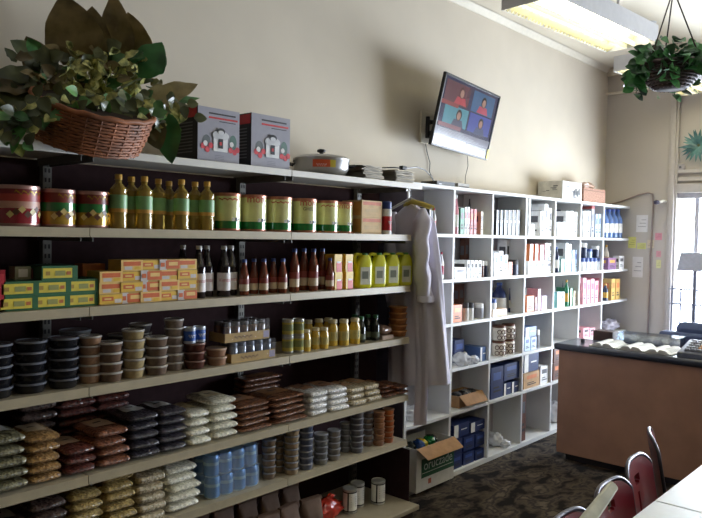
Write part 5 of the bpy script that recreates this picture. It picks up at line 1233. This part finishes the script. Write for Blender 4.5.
# ------------------------------------------------------------------ tables and chairs
TT = M((234, 238, 243), .34, coat=.25, var=.02); ED = M((40, 38, 42), .5)
def table(L, D):
    def f():
        o = thing('dining_table', 'x', 'table')
        b = MB(); b.box(0, L, -D, 0, .71, .74, TT); b.build('table_top', o, bevel=.004)
        b = MB(); b.box(.06, L - .06, -D + .06, -.06, .66, .71, ED); b.build('apron', o)
        for x in (.28, L - .28):
            l = MB(); l.tube([(x, -D / 2 - .12, .03), (x, -D / 2 - .12, .66)], .04, ED, 12); l.box(x - .04, x + .04, -D / 2 - .24, -D / 2 + .02, 0, .03, ED); l.build('leg', o)
        return o
    return f
put('tab', table(1.2, .78), (2.058, .679, 0), 'white topped dining table farther along, its corner beside the red chairs', 0, 'white dining tables')
put('tab', table(1.2, .78), (.856, .679, 0), 'white topped dining table butted against the seam, nearest the photographer', 0, 'white dining tables')
BUR = M((122, 30, 44), .28, coat=.5, var=.10, scale=6.); MET = M((84, 80, 86), .3, .8); SEATM = M((38, 32, 36), .5)
def chair():
    o = thing('dining_chair', 'x', 'chair'); W, zt, zs, rec = .255, .775, .44, .06
    def bk(z): return rec * max(0, (z - zs)) / (zt - zs)
    # back panel with an eye hole, a slot and a lower eye hole, and an arched top
    t = .013; z0 = .50; N, Mv = 28, 36; cells = {}
    def hole_(x, z):
        return ((x / .030) ** 2 + ((z - .715) / .016) ** 2 < 1) or ((x / .030) ** 2 + ((z - .550) / .018) ** 2 < 1) or (abs(x) < .011 and .585 < z < .675) 
    b = MB(); Wp = W / 2 - .005
    def P(i, j, s):
        u = i / N * 2 - 1; v = j / Mv; x = Wp * u; top_ = zt - .04 * abs(u) ** 4; z = z0 + (top_ - z0) * v
        return (x, bk(z) + .018 * (1 - u * u) + s * t / 2, z)
    idx = {}
    for s in (-1, 1):
        for i in range(N + 1):
            for j in range(Mv + 1): idx[i, j, s] = len(b.v); b.v.append(P(i, j, s))
    def solid(i, j):
        if not (0 <= i < N and 0 <= j < Mv): return False
        x, _, z = P(i + .5, j + .5, 0); return not hole_(x, z)
    for i in range(N):
        for j in range(Mv):
            if not solid(i, j): continue
            b.face([idx[i, j, -1], idx[i + 1, j, -1], idx[i + 1, j + 1, -1], idx[i, j + 1, -1]], BUR); b.face([idx[i, j, 1], idx[i, j + 1, 1], idx[i + 1, j + 1, 1], idx[i + 1, j, 1]], BUR)
            for di, dj, e0, e1 in ((-1, 0, (i, j + 1), (i, j)), (1, 0, (i + 1, j), (i + 1, j + 1)), (0, -1, (i, j), (i + 1, j)), (0, 1, (i + 1, j + 1), (i, j + 1))):
                if not solid(i + di, j + dj): b.face([idx[(*e0, -1)], idx[(*e0, 1)], idx[(*e1, 1)], idx[(*e1, -1)]], BUR)
    b.build('backrest', o, smooth=40)
    f = MB(); pts = []
    for k in range(25):
        u = -1 + 2 * k / 24; top_ = zt + .006 - .04 * abs(u) ** 4; pts.append((W / 2 * u, bk(top_) + .016 * (1 - u * u), top_))
    pts = [(-W / 2 + .0, bk(.5), .5), (-W / 2, bk(.62), .62), (-W / 2, bk(.70), .70)] + pts + [(W / 2, bk(.70), .70), (W / 2, bk(.62), .62), (W / 2, bk(.5), .5)]
    f.tube(pts, .0065, MET, 8); f.build('back_frame', o, smooth=60)
    s = MB(); s.box(-W / 2 - .005, W / 2 + .005, -.34, .0, zs - .03, zs + .015, SEATM); s.build('seat', o, bevel=.014)
    for sx in (-1, 1):
        l = MB(); l.tube([(sx * W / 2, 0.02 + bk(.5) - .02, .5), (sx * W / 2, .0, .43), (sx * (W / 2 + .01), .05, .0)], .0115, MET, 8); l.build('leg', o)
        l = MB(); l.tube([(sx * (W / 2 + .01), -.33, .42), (sx * (W / 2 + .02), -.35, 0)], .0115, MET, 8); l.build('leg', o)
    st = MB(); st.tube([(-W / 2, -.34, .22), (W / 2, -.34, .22)], .008, MET, 6); st.tube([(-W / 2, .03, .18), (W / 2, .03, .18)], .008, MET, 6); st.build('stretcher', o)
    return o
for k, (x, y, rz, lb) in enumerate(((2.665, .825, .40, 'dark red chair seen edge on, closest to the brown counter'), (2.285, .748, .08, 'dark red chair at the table corner, its backrest holes in view'), (1.99, .715, .0, 'dark red chair beside the table seam, second from the edge on chair'), (1.675, .70, .0, 'dark red chair nearest the photographer, only its top in view'))):
    put('ch', chair, (x, y, 0), lb, rz, 'dark red dining chairs')

near_ch = [o for o in COL.objects if o.get('label', '').startswith('dark red chair nearest')][0]
pa, pb = onc(588, 520, .79), onc(614, 485, .84); rb_ = MB(); va = Vector((pa[0], pa[1], .79)) - near_ch.location; vb_ = Vector((pb[0], pb[1], .84)) - near_ch.location
rb_.tube([va + (va - vb_) * .8, va, vb_], [.019, .019, .014], M((186, 188, 180), .3, .3), 8, flat=.45); rb_.build('bar', near_ch)['label'] = 'pale grey flat armrest'  # unidentified flat grey bar, attached to the nearest chair

# ------------------------------------------------------------------ render look
vs = scene.view_settings; scene.display_settings.display_device = 'sRGB'
vs.view_transform = 'Standard'; vs.look = 'None'; vs.exposure = EXPO; vs.gamma = 1.; vs.use_curve_mapping = False
cy_ = scene.cycles; cy_.use_denoising = True; cy_.max_bounces = 10; cy_.diffuse_bounces = 6; cy_.transparent_max_bounces = 24; cy_.sample_clamp_indirect = 6.; cy_.caustics_reflective = False; cy_.caustics_refractive = False
